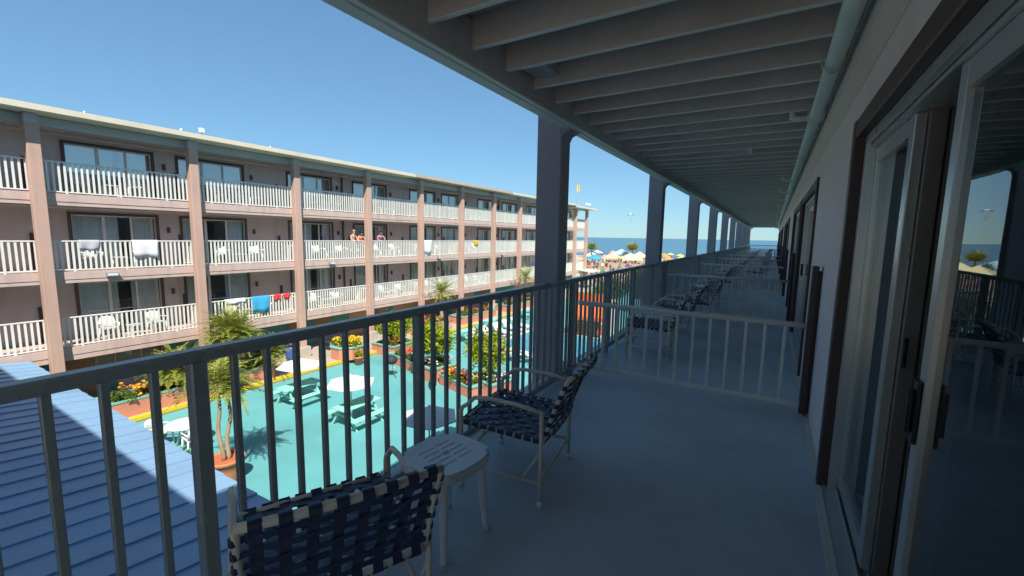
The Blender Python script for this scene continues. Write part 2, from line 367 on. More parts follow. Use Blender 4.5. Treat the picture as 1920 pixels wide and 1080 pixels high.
# columns run from the courtyard to the roof
cm = MB().cbox(-2.14, -1.865, 0, .22, -5.2, 5.2, .012).mesh('column', 'own_column')
gm = MB(); gm.add([(-1.866, 0, 2.559), (-1.78, 0, 2.559), (-1.78, 0, 2.545), (-1.845, 0, 2.515), (-1.866, 0, 2.47), (-1.866, .22, 2.559), (-1.78, .22, 2.559), (-1.78, .22, 2.545), (-1.845, .22, 2.515), (-1.866, .22, 2.47)],
    [(4, 3, 2, 1, 0), (5, 6, 7, 8, 9), (0, 1, 6, 5), (1, 2, 7, 6), (2, 3, 8, 7), (3, 4, 9, 8)])
gme = gm.mesh('bracket', 'own_column')
for k in range(-1, NB):
    yy = C0+CS*k
    if yy > YB-.5: put('column', cm, own, (0, yy, 0)); put('bracket', gme, own, (0, yy, 0))
# storeys above and below
for z in (-2.67,): MB().box(-2.0, .37, YB, YE, z-.27, z).build('slab', 'far_fascia', own)
MB().box(-2.72, 12, -14, YE+.6, 5.14, 5.35).build('roof', 'roof_cream', own)
MB().box(-1.86, -1.66, YB, YE, 4.8, 5.138).build('roof_beam', 'far_beam', own)
# wall end, seen past the last bay
MB().box(.37, 3.6, YE-.2, YE, -5.3, 5.13).build('end_wall', 'own_wall', own)

# sliding doors
def fold_curtain(y0, y1, x, z0, z1, amp=.03, n=None, seed=0):
    r = random.Random(seed); n = n or max(8, int((y1-y0)/.035)); vs = []; ph = r.uniform(0, 6)
    for i in range(n+1):
        t = i/n; yv = y0+(y1-y0)*t; ph += r.uniform(.7, 1.6); o = amp*math.sin(ph)*r.uniform(.6, 1.2)
        vs += [(x+o*1.15, yv, z0), (x+o*.8, yv, z1)]
    return MB().add(vs, [(2*i, 2*i+2, 2*i+3, 2*i+1) for i in range(n)], True)
def own_door(a, b, first=False):
    d = bpy.data.objects.new('sliding_door', None); COL.objects.link(d); d.parent = own
    m = MB()
    m.cbox(.345, .399, b-.005, b+.085, .0, 2.18, .006); m.cbox(.345, .399, a-.085, a+.005, .0, 2.18, .006)
    m.cbox(.348, .399, a+.006, b-.006, 2.085, 2.182, .006, 1); m.build('casing', 'brown_trim', d)
    m = MB()
    m.cbox(.40, .484, b-.04, b-.006, .0, 2.084, .004); m.cbox(.40, .60, a+.006, a+.05, .0, 2.084, .004)
    m.box(.42, .60, a+.051, b-.051, 2.02, 2.084); m.box(.395, .415, a+.006, b-.006, 2.04, 2.084); m.build('outer_frame', 'alu', d)
    m = MB(); m.box(.37, .62, a, b, -.02, .022)
    for x in (.43, .475, .52, .565): m.box(x, x+.006, a+.05, b-.05, .0225, .045)
    m.build('threshold', 'alu', d)
    if first:
        panels = [(2.34, b-.042, .445, .075, .03), (.60, 1.80, .43, .05, .06)]
    else:
        c = (a+b)/2; panels = [(c-.02, b-.052, .445, .05, .05), (a+.052, c+.04, .49, .05, .05)]
    for i, (p0, p1, x, wn_, wf) in enumerate(panels):
        m = MB()
        m.cbox(x, x+.038, p1-wf, p1, .05, 2.018, .004); m.cbox(x, x+.038, p0, p0+wn_, .05, 2.018, .004)
        m.box(x+.002, x+.036, p0+wn_+.001, p1-wf-.001, .05, .14); m.box(x+.002, x+.036, p0+wn_+.001, p1-wf-.001, 1.94, 2.018)
        m.build('panel_frame', 'alu', d)
        MB().add([(x+.019, p0+wn_*.9, .13), (x+.019, p1-wf*.9, .13), (x+.019, p1-wf*.9, 1.95), (x+.019, p0+wn_*.9, 1.95)], [(0, 3, 2, 1)]).build('pane', 'glass_own', d)
    if first:
        # deep interlock post between the fixed panel and the opened panel, with joint lines and screws
        m = MB(); m.box(.484, .532, 2.302, 2.38, .03, 2.03); m.build('interlock', 'alu_dark', d)
        m = MB(); m.box(.540, .575, 2.290, 2.38, .03, 2.03); m.box(.575, .60, 2.305, 2.38, .03, 2.03); m.box(.60, .66, 2.28, 2.38, .03, 2.03); m.build('interlock', 'alu_dark', d)
        m = MB()
        for z in (.35, .85, 1.35, 1.8): m.lathe([(.006, 0), (.004, .003)], (0, 0, 0), 8)
        scr = MB().lathe([(.007, -.003), (.007, .002), (.003, .004)], (0, 0, 0), 8).mesh('screw', 'black_plastic')
        for z in (.33, .82, 1.32, 1.78): put('screw', scr, d, (.557, 2.288, z), (R(90), 0, 0))
        m = MB(); m.cbox(.418, .429, 1.745, 1.803, .88, 1.08, .004); m.cbox(.402, .417, 1.765, 1.785, .91, 1.05, .004); m.build('handle', 'black_plastic', d)
        m = MB(); m.cbox(.486, .50, 2.285, 2.30, 1.0, 1.12, .004); m.build('latch', 'black_plastic', d)
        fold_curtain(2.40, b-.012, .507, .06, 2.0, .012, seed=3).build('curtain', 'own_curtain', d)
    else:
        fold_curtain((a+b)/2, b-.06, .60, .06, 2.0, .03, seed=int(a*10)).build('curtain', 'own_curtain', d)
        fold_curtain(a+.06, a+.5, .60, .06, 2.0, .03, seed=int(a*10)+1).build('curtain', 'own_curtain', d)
        m = MB(); m.cbox(.41, .444, b-.045, b-.012, .95, 1.14, .006); m.build('handle', 'black_plastic', d)
    return d
for k, (a, b) in enumerate(doors): own_door(a, b, k == 0)

# ------------------------------------------------------------------ own balcony railing
XR = -1.80
rail = thing('balcony_railing', 'grey painted metal railing running along the near shaded balcony', 'railing', (XR, 0, 0))
MB().cbox(-.034, .034, YB, YE, 1.022, 1.07, .010, 1).build('top_rail', 'rail_paint', rail)
MB().cbox(-.022, .022, YB, YE, .07, .105, .006, 1).build('bottom_rail', 'rail_paint', rail)
pm = MB().cbox(-.028, .028, -.028, .028, .0, 1.0215, .006).mesh('post', 'rail_paint')
bm_ = MB().cbox(-.013, .013, -.013, .013, .1055, 1.0215, .004).mesh('baluster', 'rail_paint')
PS = 1.175; cnt = 0; tail = MB()
y = 4.25-PS*6
while y < YE:
    if y > YB: put('post', pm, rail, (0, y, 0))
    for j in range(1, 9):
        yb = y+PS*j/9
        if yb < YB or yb > YE: continue
        if cnt < 290: put('baluster', bm_, rail, (0, yb, 0)); cnt += 1
        else: tail.box(-.013, .013, yb-.013, yb+.013, .1055, 1.0215)
    y += PS
tail.build('balusters', 'rail_paint', rail, kind='stuff')
sh = MB().box(-.04, .05, -.05, .05, .0, .02).mesh('shoe', 'rail_paint')
# end railing
er = thing('end_railing', 'grey railing closing the far seaward end of the near balcony', 'railing', (0, YE-.06, 0))
MB().cbox(-1.79, .36, -.03, .03, 1.02, 1.07, .008, 0).build('top_rail', 'rail_paint', er)
MB().cbox(-1.79, .36, -.02, .02, .07, .105, .006, 0).build('bottom_rail', 'rail_paint', er)
for i in range(16): put('baluster', bm_, er, (-1.68+i*.13, 0, 0))

# dividers between the rooms' balconies
dv = None
for k in range(9):
    yy = 4.38+CS*k
    if dv is None:
        d = dv = thing('divider_railing', 'x', 'railing')
        MB().tube([(XR+.03, 0, .79), (.325, 0, .79)], .024, 10).build('top_rail', 'divider_paint', d)
        MB().cbox(XR+.03, .30, -.016, .016, .07, .11, .004, 0).build('bottom_rail', 'divider_paint', d)
        bb = MB().cbox(-.0125, .0125, -.0125, .0125, .1105, .772, .003).mesh('baluster', 'divider_paint')
        for i in range(13): put('baluster', bb, d, (XR+.17+i*.148, 0, 0))
        MB().cbox(.300, .345, -.05, .07, .03, 1.30, .004).build('wall_post', 'brown_trim', d)
        MB().cbox(.345, .369, -.015, .035, .03, 1.26, .003).build('wall_post', 'brown_trim', d)
    else: d = copy_tree(dv)
    d.location = (0, yy, 0)
    tag(d, '%s low grey divider railing from the camera with brown wall post' % (['nearest', 'second', 'third', 'fourth', 'fifth', 'sixth', 'seventh', 'eighth', 'farthest'][k]), 'railing', 'divider railings across the near balcony')

# sprinkler pipe
sp = thing('sprinkler_pipe', 'pale green sprinkler pipe hung under the balcony ceiling joists', 'pipe', (.235, 0, 2.602))
m = MB().tube([(0, YB, 0), (0, YE, 0)], .046, 20); m.build('pipe', 'pipe_paint', sp)
cp = MB()
cp.tube([(0, -.045, 0), (0, -.03, 0)], .066, 16).tube([(0, .03, 0), (0, .045, 0)], .066, 16).tube([(0, -.03, 0), (0, .03, 0)], .060, 16)
cpm = cp.mesh('coupling', 'pipe_paint')
am = MB().tube([(-.045, 0, -.005), (-.10, 0, -.005), (-.15, 0, -.004), (-.172, 0, .012), (-.178, 0, .035), (-.178, 0, .06)], [.03, .024, .024, .024, .022, .020], 10)
am.tube([(-.11, 0, -.005), (-.125, 0, -.005)], .031, 10)
amm = am.mesh('branch_elbow', 'pipe_paint')
hm = MB().lathe([(.008, 0), (.008, .02), (.014, .024), (.006, .03), (.005, .05), (.020, .052), (.020, .056)], (0, 0, 0), 10).mesh('sprinkler_head', 'steel')
hg = MB()
pts = [(.062*math.cos(a), 0, .062*math.sin(a)) for a in [math.pi*(1+i/10) for i in range(11)]]
hg.ribbon([(-.062, 0, .07)]+pts+[(.062, 0, .07)], (0, 1, 0), .03, .004); hgm = hg.mesh('hanger', 'steel')
yv = 4.75-CS
while yv < YE-.5:
    if yv > YB:
        put('coupling', cpm, sp, (0, yv, 0)); e = put('branch_elbow', amm, sp, (0, yv+.02, 0)); h = put('sprinkler_head', hm, e, (-.178, 0, .058))
    yv += CS/2 if yv > 6 else CS
for yv in (1.0, 3.4, 6.7, 10.8, 15.0, 20, 25): put('hanger', hgm, sp, (0, yv, 0))

# ================================================================== strap chairs and side tables on the near balcony
def chair_proto(detail=True):
    t = thing('strap_chair', 'x', 'chair')
    # local: front = +Y, width along X
    HW = .297; r = .0125
    def seatz(y): return .40 - .035*math.sin(max(0, min(1, (y+.24)/.48))*math.pi)*0 - .03*(0.24-y)/.48
    fr = MB()
    for s in (-1, 1):
        x = s*HW
        # rear leg up to arm, arm forward, bend down to front leg
        fr.tube([(x, -.25, .012), (x, -.25, .55)], r, 10)
        fr.tube([(x, -.265, .545), (x, -.10, .568), (x, .08, .575), (x, .165, .565), (x, .215, .515), (x, .245, .495), (x, .255, .47), (x, .255, .30), (x, .255, .012)], r, 10)
        # side stretcher and diagonal braces
        fr.tube([(x, -.25, .135), (x, .255, .135)], r*.9, 8)
        fr.tube([(x, -.14, .135), (x, -.25, .32)], r*.65, 8)
        fr.tube([(x, .10, .37), (x, .24, .16)], r*.8, 8)
    fr.tube([(-HW, -.25, .15), (HW, -.25, .15)], r*.8, 8); fr.tube([(-HW, .255, .19), (HW, .255, .19)], r*.8, 8)
    fr.build('frame', 'chair_tube', t)
    for s in (-1, 1):
        for y in (-.25, .255):
            MB().lathe([(.017, 0), (.017, .022), (.014, .03)], (s*HW, y, 0), 10).build('foot_cap', 'white_plastic', t)
    # seat frame ring and back ring
    sw = HW-.018
    sf = [(-sw, -.25, .372), (-sw, .0, .385), (-sw, .25, .402), (sw, .25, .402), (sw, .0, .385), (sw, -.25, .372)]
    m = MB(); m.tube([sf[0], sf[1], sf[2]], r, 8); m.tube([sf[3], sf[4], sf[5]], r, 8); m.tube([sf[2], (0, .262, .400), sf[3]], r, 8); m.tube([sf[0], sf[5]], r, 8)
    m.build('seat_frame', 'chair_tube', t)
    def back(u, v):   # u -1..1, v 0..1
        bow = .055*(1-u*u)*(.35+.65*v)
        return Vector((u*sw*(1+.02*v), -.262-.10*v-.03*v*v-bow, .395+.375*v-.02*(u*u)*v))
    m = MB()
    m.tube([back(-1, i/6) for i in range(7)], r, 8); m.tube([back(1, i/6) for i in range(7)], r, 8)
    m.tube([back(-1+i/7, 1) for i in range(15)], r*1.15, 10); m.tube([back(-1+i/4, 0) for i in range(9)], r, 8)
    m.build('back_frame', 'chair_tube', t)
    straps = []
    NV, NH, NS, ND = 8, 6, 9, 9
    w = .033; th = .0042
    # vertical back straps wrap the top tube
    for i in range(NV):
        u = -1+2*(i+.62)/(NV+.24); pts = []
        for j in range(19):
            v = j/18; ph = v*NH*math.pi
            p = back(u, v); p.y += .0045*math.sin(ph + (i % 2)*math.pi); pts.append(p)
        top = back(u, 1); rr = r*1.15+.004
        for a in range(0, 8): 
            an = -math.pi/2 + a*math.pi/5.2
            pts.append(top + Vector((0, -math.cos(an)*rr*-1 if False else rr*math.cos(an)*1.0*(1 if a < 99 else 1), rr*math.sin(an))))
        pts2 = pts[:18] + [top + Vector((0, -rr*math.cos(a), rr*math.sin(a))) for a in (-.6, 0, .6, 1.2, 1.8, 2.4, 3.1, 3.7)]
        bot = back(u, 0); pts2 = [bot + Vector((0, -rr*math.cos(a), -rr*math.sin(a))) for a in (3.6, 2.8, 2.0, 1.2, .5)] + pts2[1:]
        straps.append((pts2, (1, 0, 0), w))
    for j in range(NH):
        v = (j+.5)/NH*.93+.02; pts = []; n = 28; side = []
        for k in range(n+1):
            u = -1+2*k/n; p = back(u, v); p.y -= .0045*math.cos((u+1)/2*NV*math.pi + (j % 2)*math.pi); pts.append(p); side.append(tuple((back(u, min(1, v+.05))-back(u, v-.02)).normalized()))
        e0, e1 = back(-1, v), back(1, v); rr = r+.004
        pre = [e0 + Vector((-rr*math.sin(a), rr*math.cos(a), 0)) for a in (-.8, 0, .8, 1.6, 2.4)]; post = [e1 + Vector((rr*math.sin(a), rr*math.cos(a), 0)) for a in (2.4, 1.6, .8, 0, -.8)]
        sd = (0, -.3, 1)
        straps.append((pre+pts[1:-1]+post, [sd]*5+side[1:-1]+[sd]*5, w*.74))
    def seat(u, y):
        t_ = (y+.25)/.5; z = .372+.03*t_ - .022*(1-u*u)*math.sin(t_*math.pi); return Vector((u*sw, y+.012*(1-u*u)*(1 if t_ > .9 else 0), z))
    ws = .041
    for i in range(NS):
        u = -1+2*(i+.6)/(NS+.2); pts = []
        for j in range(25):
            y = -.25+.5*j/24; p = seat(u, y); p.z += .004*math.sin((y+.25)/.5*ND*math.pi + (i % 2)*math.pi); pts.append(p)
        rr = r+.004; f = seat(u, .25); b = seat(u, -.25)
        pts = [b + Vector((0, -rr*math.sin(a), rr*math.cos(a))) for a in (3.6, 2.8, 2.0, 1.2, .5)] + pts[1:-1] + [f + Vector((0, rr*math.sin(a), rr*math.cos(a))) for a in (.5, 1.2, 2.0, 2.8, 3.6)]
        straps.append((pts, (1, 0, 0), ws))
    for j in range(ND):
        y = -.25+.5*(j+.55)/(ND+.1); pts = []
        for k in range(25):
            u = -1+2*k/24; p = seat(u, y); p.z -= .004*math.cos((u+1)/2*NS*math.pi + (j % 2)*math.pi); pts.append(p)
        rr = r+.004; e0, e1 = seat(-1, y), seat(1, y)
        pts = [e0 + Vector((-rr*math.sin(a), 0, rr*math.cos(a))) for a in (3.6, 2.8, 2.0, 1.2, .5)] + pts[1:-1] + [e1 + Vector((rr*math.sin(a), 0, rr*math.cos(a))) for a in (.5, 1.2, 2.0, 2.8, 3.6)]
        straps.append((pts, (0, 1, 0), ws))
    if detail:
        for p, s_, w_ in straps: MB().ribbon(p, s_, w_, th).build('strap', 'strap_navy', t)
    else:
        b_ = MB(); s2 = MB()
        for q, (p, s_, w_) in enumerate(straps): (b_ if q < NV+NH else s2).ribbon(p, s_, w_, th)
        b_.build('back_straps', 'strap_navy', t); s2.build('seat_straps', 'strap_navy', t)
    return t
def face(dx, dy): return math.atan2(dy, dx)-math.pi/2
ch = chair_proto(True)
ch.location = (-1.35, .935, 0); ch.rotation_euler.z = face(-.90, .43)
tag(ch, 'navy strap chair in the foreground seen from behind its woven back', 'chair', 'strap chairs on the near balcony')
c2 = copy_tree(ch); c2.location = (-1.30, 2.28, 0); c2.rotation_euler.z = face(-.985, -.14)
tag(c2, 'navy strap chair just beyond the slotted white side table', 'chair', 'strap chairs on the near balcony')
lo = chair_proto(False)
first = True; wherec = ['second', 'third', 'fourth', 'fifth', 'sixth', 'seventh', 'eighth', 'ninth', 'tenth']
def table_proto():
    t = thing('side_table', 'x', 'table')
    import bmesh
    bm = bmesh.new()
    def loop(pts):
        vs = [bm.verts.new((x, y, 0)) for x, y in pts]; return [bm.edges.new((vs[i], vs[(i+1) % len(vs)])) for i in range(len(vs))]
    a, b = .20, .215
    half = [(a-.06, -b), (a-.045, -b+.012), (a-.04, -b+.045), (a-.018, -b+.052), (a-.002, -b+.075), (a+.012, -.07), (a+.015, 0), (a+.012, .07), (a-.002, b-.075), (a-.018, b-.052), (a-.04, b-.045), (a-.045, b-.012), (a-.06, b)]
    outl = half + [(.06, b+.012), (-.06, b+.012)] + [(-x, -y) for x, y in half] + [(-.06, -b-.012), (.06, -b-.012)]
    es = loop(outl)
    for i in range(5):
        x = -.10+.05*i
        for s in (-1, 1):
            y0, y1 = (.012, .125) if i != 2 else (.03, .135)
            h = [(x-.006, s*y0), (x+.006, s*y0), (x+.007, s*(y0+y1)/2), (x+.006, s*y1), (x, s*(y1+.006)), (x-.006, s*y1), (x-.007, s*(y0+y1)/2)]
            if s < 0: h = h[::-1]
            es += loop(h)
    es += loop([(-.014, -.045+.02), (.014, -.025), (.016, 0), (.014, .025), (-.014, .025), (-.016, 0)])
    bmesh.ops.triangle_fill(bm, use_beauty=True, use_dissolve=False, edges=es)
    for f in bm.faces:
        if f.normal.z < 0: f.normal_flip()
    r_ = bmesh.ops.extrude_face_region(bm, geom=bm.faces[:])
    for v in [g for g in r_['geom'] if isinstance(g, bmesh.types.BMVert)]: v.co.z += .016
    bmesh.ops.recalc_face_normals(bm, faces=bm.faces[:])
    me = bpy.data.meshes.new('table_top'); bm.to_mesh(me); bm.free(); me.materials.append(M['white_plastic'])
    put('table_top', me, t, (0, 0, .412))
    # rolled rim under the top
    m = MB(); n = len(outl); vs = []
    for x, y in outl: vs += [(x, y, .412), (x*1.03, y*1.03, .405), (x*1.03, y*1.03, .380), (x*1.0, y*1.0, .378), (x*.985, y*.985, .411)]
    m.add(vs, [(5*i+k, 5*((i+1) % n)+k, 5*((i+1) % n)+k+1, 5*i+k+1) for i in range(n) for k in range(4)], False); m.build('rim', 'white_plastic', t)
    lm = MB()
    prof = [(0, 0, .41, .032), (.008, .008, .30, .028), (.018, .018, .12, .022), (.028, .028, .02, .019), (.034, .034, .004, .022), (.034, .034, 0, .021)]
    for sx in (-1, 1):
        for sy in (-1, 1):
            q = MB(); q.tube([((.135+o)*sx, (.15+o2)*sy, z) for o, o2, z, r in prof], [r for *_, r in prof], 10); q.build('leg', 'white_plastic', t)
    return t
tb = table_proto(); tb.location = (-1.315, 1.575, 0); tb.rotation_euler.z = R(-6); tb.scale = (.84, .84, 1)
tag(tb, 'white plastic side table with slotted top between the two nearest chairs', 'table', 'white side tables on the near balcony')
for bay in range(1, 9):
    y0 = 4.4+CS*(bay-1)
    for j, dy in enumerate((1.3, 2.75)):
        c = lo if first else copy_tree(lo); first = False
        c.location = (-1.25+rnd.uniform(-.06, .05), y0+dy+rnd.uniform(-.08, .1), 0); c.rotation_euler.z = face(-1, rnd.uniform(-.2, .15))
        tag(c, 'navy strap chair, %s of the pair just past the %s divider railing' % (('nearer', 'farther')[j], ORD[bay-1]), 'chair', 'strap chairs on the near balcony')
    t2 = copy_tree(tb); t2.location = (-1.33, y0+2.02, 0); t2.rotation_euler.z = R(rnd.uniform(-15, 15))
    tag(t2, 'white side table between the chairs just past the %s divider railing' % ORD[bay-1], 'table', 'white side tables on the near balcony')
    c3 = copy_tree(lo); c3.location = (-.55+rnd.uniform(-.1, .1), y0+3.7, 0); c3.rotation_euler.z = face(-1, -.4)
    if bay < 3: c3.location.x = -1.2; c3.location.y = y0+3.95
    tag(c3, 'navy strap chair set apart farthest past the %s divider railing' % ORD[bay-1], 'chair', 'strap chairs on the near balcony')

# ================================================================== OPPOSITE WING
FX = -20.87; FW = -22.6; FS = 4.49; F0 = 4.23; FB0, FB1 = -4.0, 53.2
far = thing('hotel_building', 'sunlit pink four storey hotel wing with balconies across the courtyard', 'building')
H4 = 2.67
fcol = MB().cbox(-20.88, -20.55, -.165, .165, -5.0, 4.83, .015).mesh('column', 'far_pink')
cols = [F0+FS*k for k in range(-1, 11)] + [52.75]
for y in cols: put('column', fcol, far, (0, y, 0))
fcap = MB().box(-20.885, -20.56, -.16, .16, 4.832, 5.13).mesh('column_head', 'far_beam')
for y in cols: put('column_head', fcap, far, (0, y, 0))
for lev, z in ((4, 2.67), (3, 0.0), (2, -2.67)):
    MB().box(FW, FX, FB0, FB1, z-.27, z).build('slab', 'far_fascia', far)
    MB().box(FX-.16, FX-.02, FB0, FB1, z-.40 if z > -2 else z-.46, z-.271).build('edge_beam', 'far_fascia', far)
    MB().tube([(-22.2, FB0, z-.40), (-22.2, FB1, z-.40)], .05, 8).build('sprinkler_pipe', 'trim_pale', far)
    MB().box(-32, FW, FB0, FB1, z-.2, z).build('room_floor', 'room_dark', far)
MB().tube([(-22.0, FB0, 4.80), (-22.0, FB1, 4.80)], .05, 8).build('sprinkler_pipe', 'trim_pale', far)
MB().box(-21.05, -20.89, FB0, FB1, 4.83, 5.13).build('roof_beam', 'far_beam', far)
MB().box(FW, -20.9, FB0, FB1, 5.0, 5.13).build('soffit', 'far_soffit', far)
for a, b, mt, dz in ((FB0, 21.0, 'roof_cream', 0), (21.01, 33.1, 'roof_tan', .02), (33.11, 47.5, 'roof_cream', .0), (47.51, 54.2, 'roof_cream', -.16)):
    MB().cbox(-20.05, -19.97, a, b, 5.14+dz, 5.33+dz, .01, 1).build('roof_fascia', mt, far)
    m = MB(); m.add([(-33, a, 5.62+dz), (-19.975, a, 5.331+dz), (-19.975, b, 5.331+dz), (-33, b, 5.62+dz), (-33, a, 5.145+dz), (-20.045, a, 5.145+dz), (-20.045, b, 5.145+dz), (-33, b, 5.145+dz)],
        [(0, 1, 2, 3), (7, 6, 5, 4), (0, 4, 5, 1), (3, 2, 6, 7), (0, 3, 7, 4)]); m.build('roof', 'roof_tan' if mt == 'roof_tan' else 'roof_cream', far)
MB().box(-33, -32, FB0, FB1, -5, 5.14).build('rear_wall', 'room_wall', far)
MB().box(-32, FW-.02, FB1-.3, FB1, -5, 5.14).build('end_wall', 'far_wall', far)
wins = [(-3.3, -.7), (.4, 3.0), (5.4, 8.0), (8.96, 11.62), (13.97, 16.58), (18.2, 20.8), (23.12, 25.72), (26.6, 29.2), (31.5, 34.1), (35.5, 38.1), (40.4, 43.0), (44.2, 46.8), (49.4, 51.8)]
floors = ((2.67, 4.62), (0, 2.02), (-2.67, -.56))
def far_window(a, b, z0, z1, seed):
    r = random.Random(seed); x = FW
    w = bpy.data.objects.new('window', None); COL.objects.link(w); w.parent = far
    m = MB(); t = .10
    m.box(x-.02, x+.035, a-t, a, z0+.005, z1+t); m.box(x-.02, x+.035, b, b+t, z0+.005, z1+t); m.box(x-.02, x+.033, a+.001, b-.001, z1, z1+t-.002); m.build('casing', 'casing_brown', w)
    xf = x-.07; W3 = (b-a)/3; m = MB()
    e = [a, a+W3*1.06, a+W3*2.05, b]
    m.box(xf-.03, xf+.03, a+.002, b-.002, z1-.055, z1-.002); m.box(xf-.03, xf+.03, a+.002, b-.002, z0+.004, z0+.06)
    for i, yy in enumerate(e):
        hw_ = .05 if i == 1 else .035; lo_, hi_ = max(a+.003, yy-hw_), min(b-.003, yy+hw_)
        m.box(xf-.035, xf+.036, lo_, hi_, z0+.061, z1-.056)
    if z0 < -1: m.box(xf-.012, xf+.012, a+.05, b-.05, z0+.93, z0+.96)
    m.build('frame', 'win_white', w)
    opened = False
    for i in range(3):
        if opened and i == 1: continue
        MB().add([(xf, e[i]+.03, z0+.06), (xf, e[i+1]-.03, z0+.06), (xf, e[i+1]-.03, z1-.055), (xf, e[i]+.03, z1-.055)], [(0, 1, 2, 3)]).build('pane', 'glass_film' if z0 > 2 else 'glass_far', w)
    k = r.choice((.36, .45, .52, .62)); k2 = r.choice((.2, .3, .36))
    fold_curtain(a+.04, a+.04+(b-a)*k, xf-.09, z0+.03, z1-.05, .035, 22, seed).build('curtain', 'curtain', w)
    fold_curtain(b-.04-(b-a)*k2, b-.04, xf-.09, z0+.03, z1-.05, .035, 16, seed+5).build('curtain', 'curtain', w)
for fi, (z0, z1) in enumerate(floors):
    top = (2.67-.27 if z0 == 0 else -.27 if z0 < 0 else 5.0)
    prev = FB0
    for wi, (a, b) in enumerate(wins + [(FB1, FB1)]):
        if a > prev: MB().box(FW-.14, FW, prev, a, z0, top).build('wall', 'far_wall', far)
        if b > a:
            MB().box(FW-.14, FW, a, b, z1, top).build('wall', 'far_wall', far)
            if a > -1 : far_window(a, b, z0, z1, fi*40+wi+3)
        prev = b
    for y in [F0-FS/2 + FS*k*1.0 for k in range(0, 12, 2)]:
        MB().box(-32, FW-.3, y, y+.1, z0+.001, top-.001).build('room_partition', 'room_wall', far)
lan = MB().cbox(FW+.002, FW+.10, -.05, .05, 1.62, 1.86, .012).mesh('wall_lamp', 'casing_brown')
for z0, z1 in floors:
    for a, b in wins[2:]: put('wall_lamp', lan, far, (0, b+.42, z0-.25))
# downpipes
for y in (17.35, 34.8): MB().box(FW+.001, FW+.07, y-.05, y+.05, -2.65, 4.98).build('downpipe', 'casing_brown', far)
# far balcony railings, one part per bay and storey
fbal = MB().box(-.0175, .0175, -.029, .029, .05, 1.03).mesh('baluster', 'rail_white')
fpost = MB().box(-.02, .03, -.03, .03, .0, 1.03).mesh('post', 'rail_white')
for lev, z in enumerate((2.67, 0, -2.67)):
    for k in range(len(cols)-1):
        a, b = cols[k]+.02, cols[k+1]-.02
        rr_ = MB(); rr_.cbox(-.03, .03, a, b, 1.03, 1.075, .008, 1).cbox(-.02, .02, a, b, .035, .075, .006, 1)
        ro = rr_.build('railing', 'rail_white', far, (-20.93, 0, z))
        n = int((b-a)/.142); joined = MB()
        for i in range(1, n):
            yy = a+(b-a)*i/n
            if i % 10 == 5: put('post', fpost, ro, (0, yy, 0)); continue
            if 1 <= k <= 3: put('baluster', fbal, ro, (0, yy, 0))
            else: joined.box(-.0175, .0175, yy-.029, yy+.029, .05, 1.03)
        if joined.v: joined.build('balusters', 'rail_white', ro, kind='stuff')
        # divider and dark wall post at the column line
        if 1 <= k:
            m = MB(); yy = cols[k]+.12
            m.tube([(-22.5, yy, z+.79), (-20.98, yy, z+.79)], .022, 6); m.box(-22.5, -20.98, yy-.012, yy+.012, z+.07, z+.10)
            for i in range(9): m.box(-22.4+i*.16, -22.375+i*.16, yy-.012, yy+.012, z+.10, z+.78)
            m.build('divider', 'rail_white', far)
            MB().box(FW+.001, FW+.05, yy-.06, yy+.06, z+.02, z+1.3).build('wall_post', 'brown_trim', far)
# ground floor front
gz = WZ; gt = -2.95
pan = [(-4, 4.5, 'teal_wall'), (4.5, 5.65, 'brown_panel'), (8.0, 9.4, 'teal_wall'), (9.4, 10.6, 'teal_wall'), (10.6, 11.4, 'brown_panel'), (11.4, 15.2, 'teal_wall'), (15.2, 16.4, 'brown_panel'), (16.4, 17.6, 'teal_wall'),
       (17.6, 19.7, 'ochre_panel'), (19.7, 21.3, 'teal_wall'), (21.3, 24.5, 'ochre_panel'), (24.5, 27.2, 'ochre_panel'), (27.2, 29.2, 'teal_wall'), (29.2, 31.0, 'ochre_panel'), (31.0, 34, 'teal_wall'), (34, 38, 'teal_wall'), (38, 44, 'ochre_panel'), (44, 53.2, 'teal_wall')]
for i, (a, b, mt) in enumerate(pan):
    MB().box(FW-.2+.012*(i % 3), FW+.01*(i % 3), a+.01, b-.01, gz, gt).build('ground_panel', mt, far)
MB().box(FW-.2, FW-.02, 5.65, 8.0, gz, -4.35).build('ground_panel', 'teal_wall', far)
w = bpy.data.objects.new('window', None); COL.objects.link(w); w.parent = far
m = MB()
for y in (5.66, 6.25, 7.1, 7.94): m.box(FW-.1, FW-.02, y, y+.07, -4.35, -3.0)
m.box(FW-.1, FW-.021, 5.66, 8.0, -3.06, -2.99); m.box(FW-.1, FW-.021, 5.66, 8.0, -4.40, -4.33); m.build('frame', 'stone_block', w); MB().box(FW-.5, FW-.48, 5.7, 7.95, -4.4, -3.0).build('reflection_panel', 'curtain', w)  # added pale panel stands in for the court's bright reflection in the glass
for a, b in ((5.73, 6.25), (6.32, 7.1), (7.17, 7.94)): MB().add([(FW-.06, a, -4.33), (FW-.06, b, -4.33), (FW-.06, b, -3.06), (FW-.06, a, -3.06)], [(0, 1, 2, 3)]).build('pane', 'glass_far', w)
for y0, y1, zt in ((13.6, 14.5, -3.05), (19.85, 20.75, -3.0), (27.6, 28.5, -3.0), (32, 33, -3.0)):
    dm = MB().box(FW+.02, FW+.06, y0, y1, gz, zt); d = dm.build('door', 'brown_panel', far)
    MB().box(FW+.061, FW+.09, y1-.12, y1-.08, gz+.95, gz+1.1).build('handle', 'steel', d)
for y in cols[2:]:
    MB().cbox(-21.0, -20.40, y-.30, y+.30, WZ, WZ+.55, .02).build('column_base', 'stone_block', far)

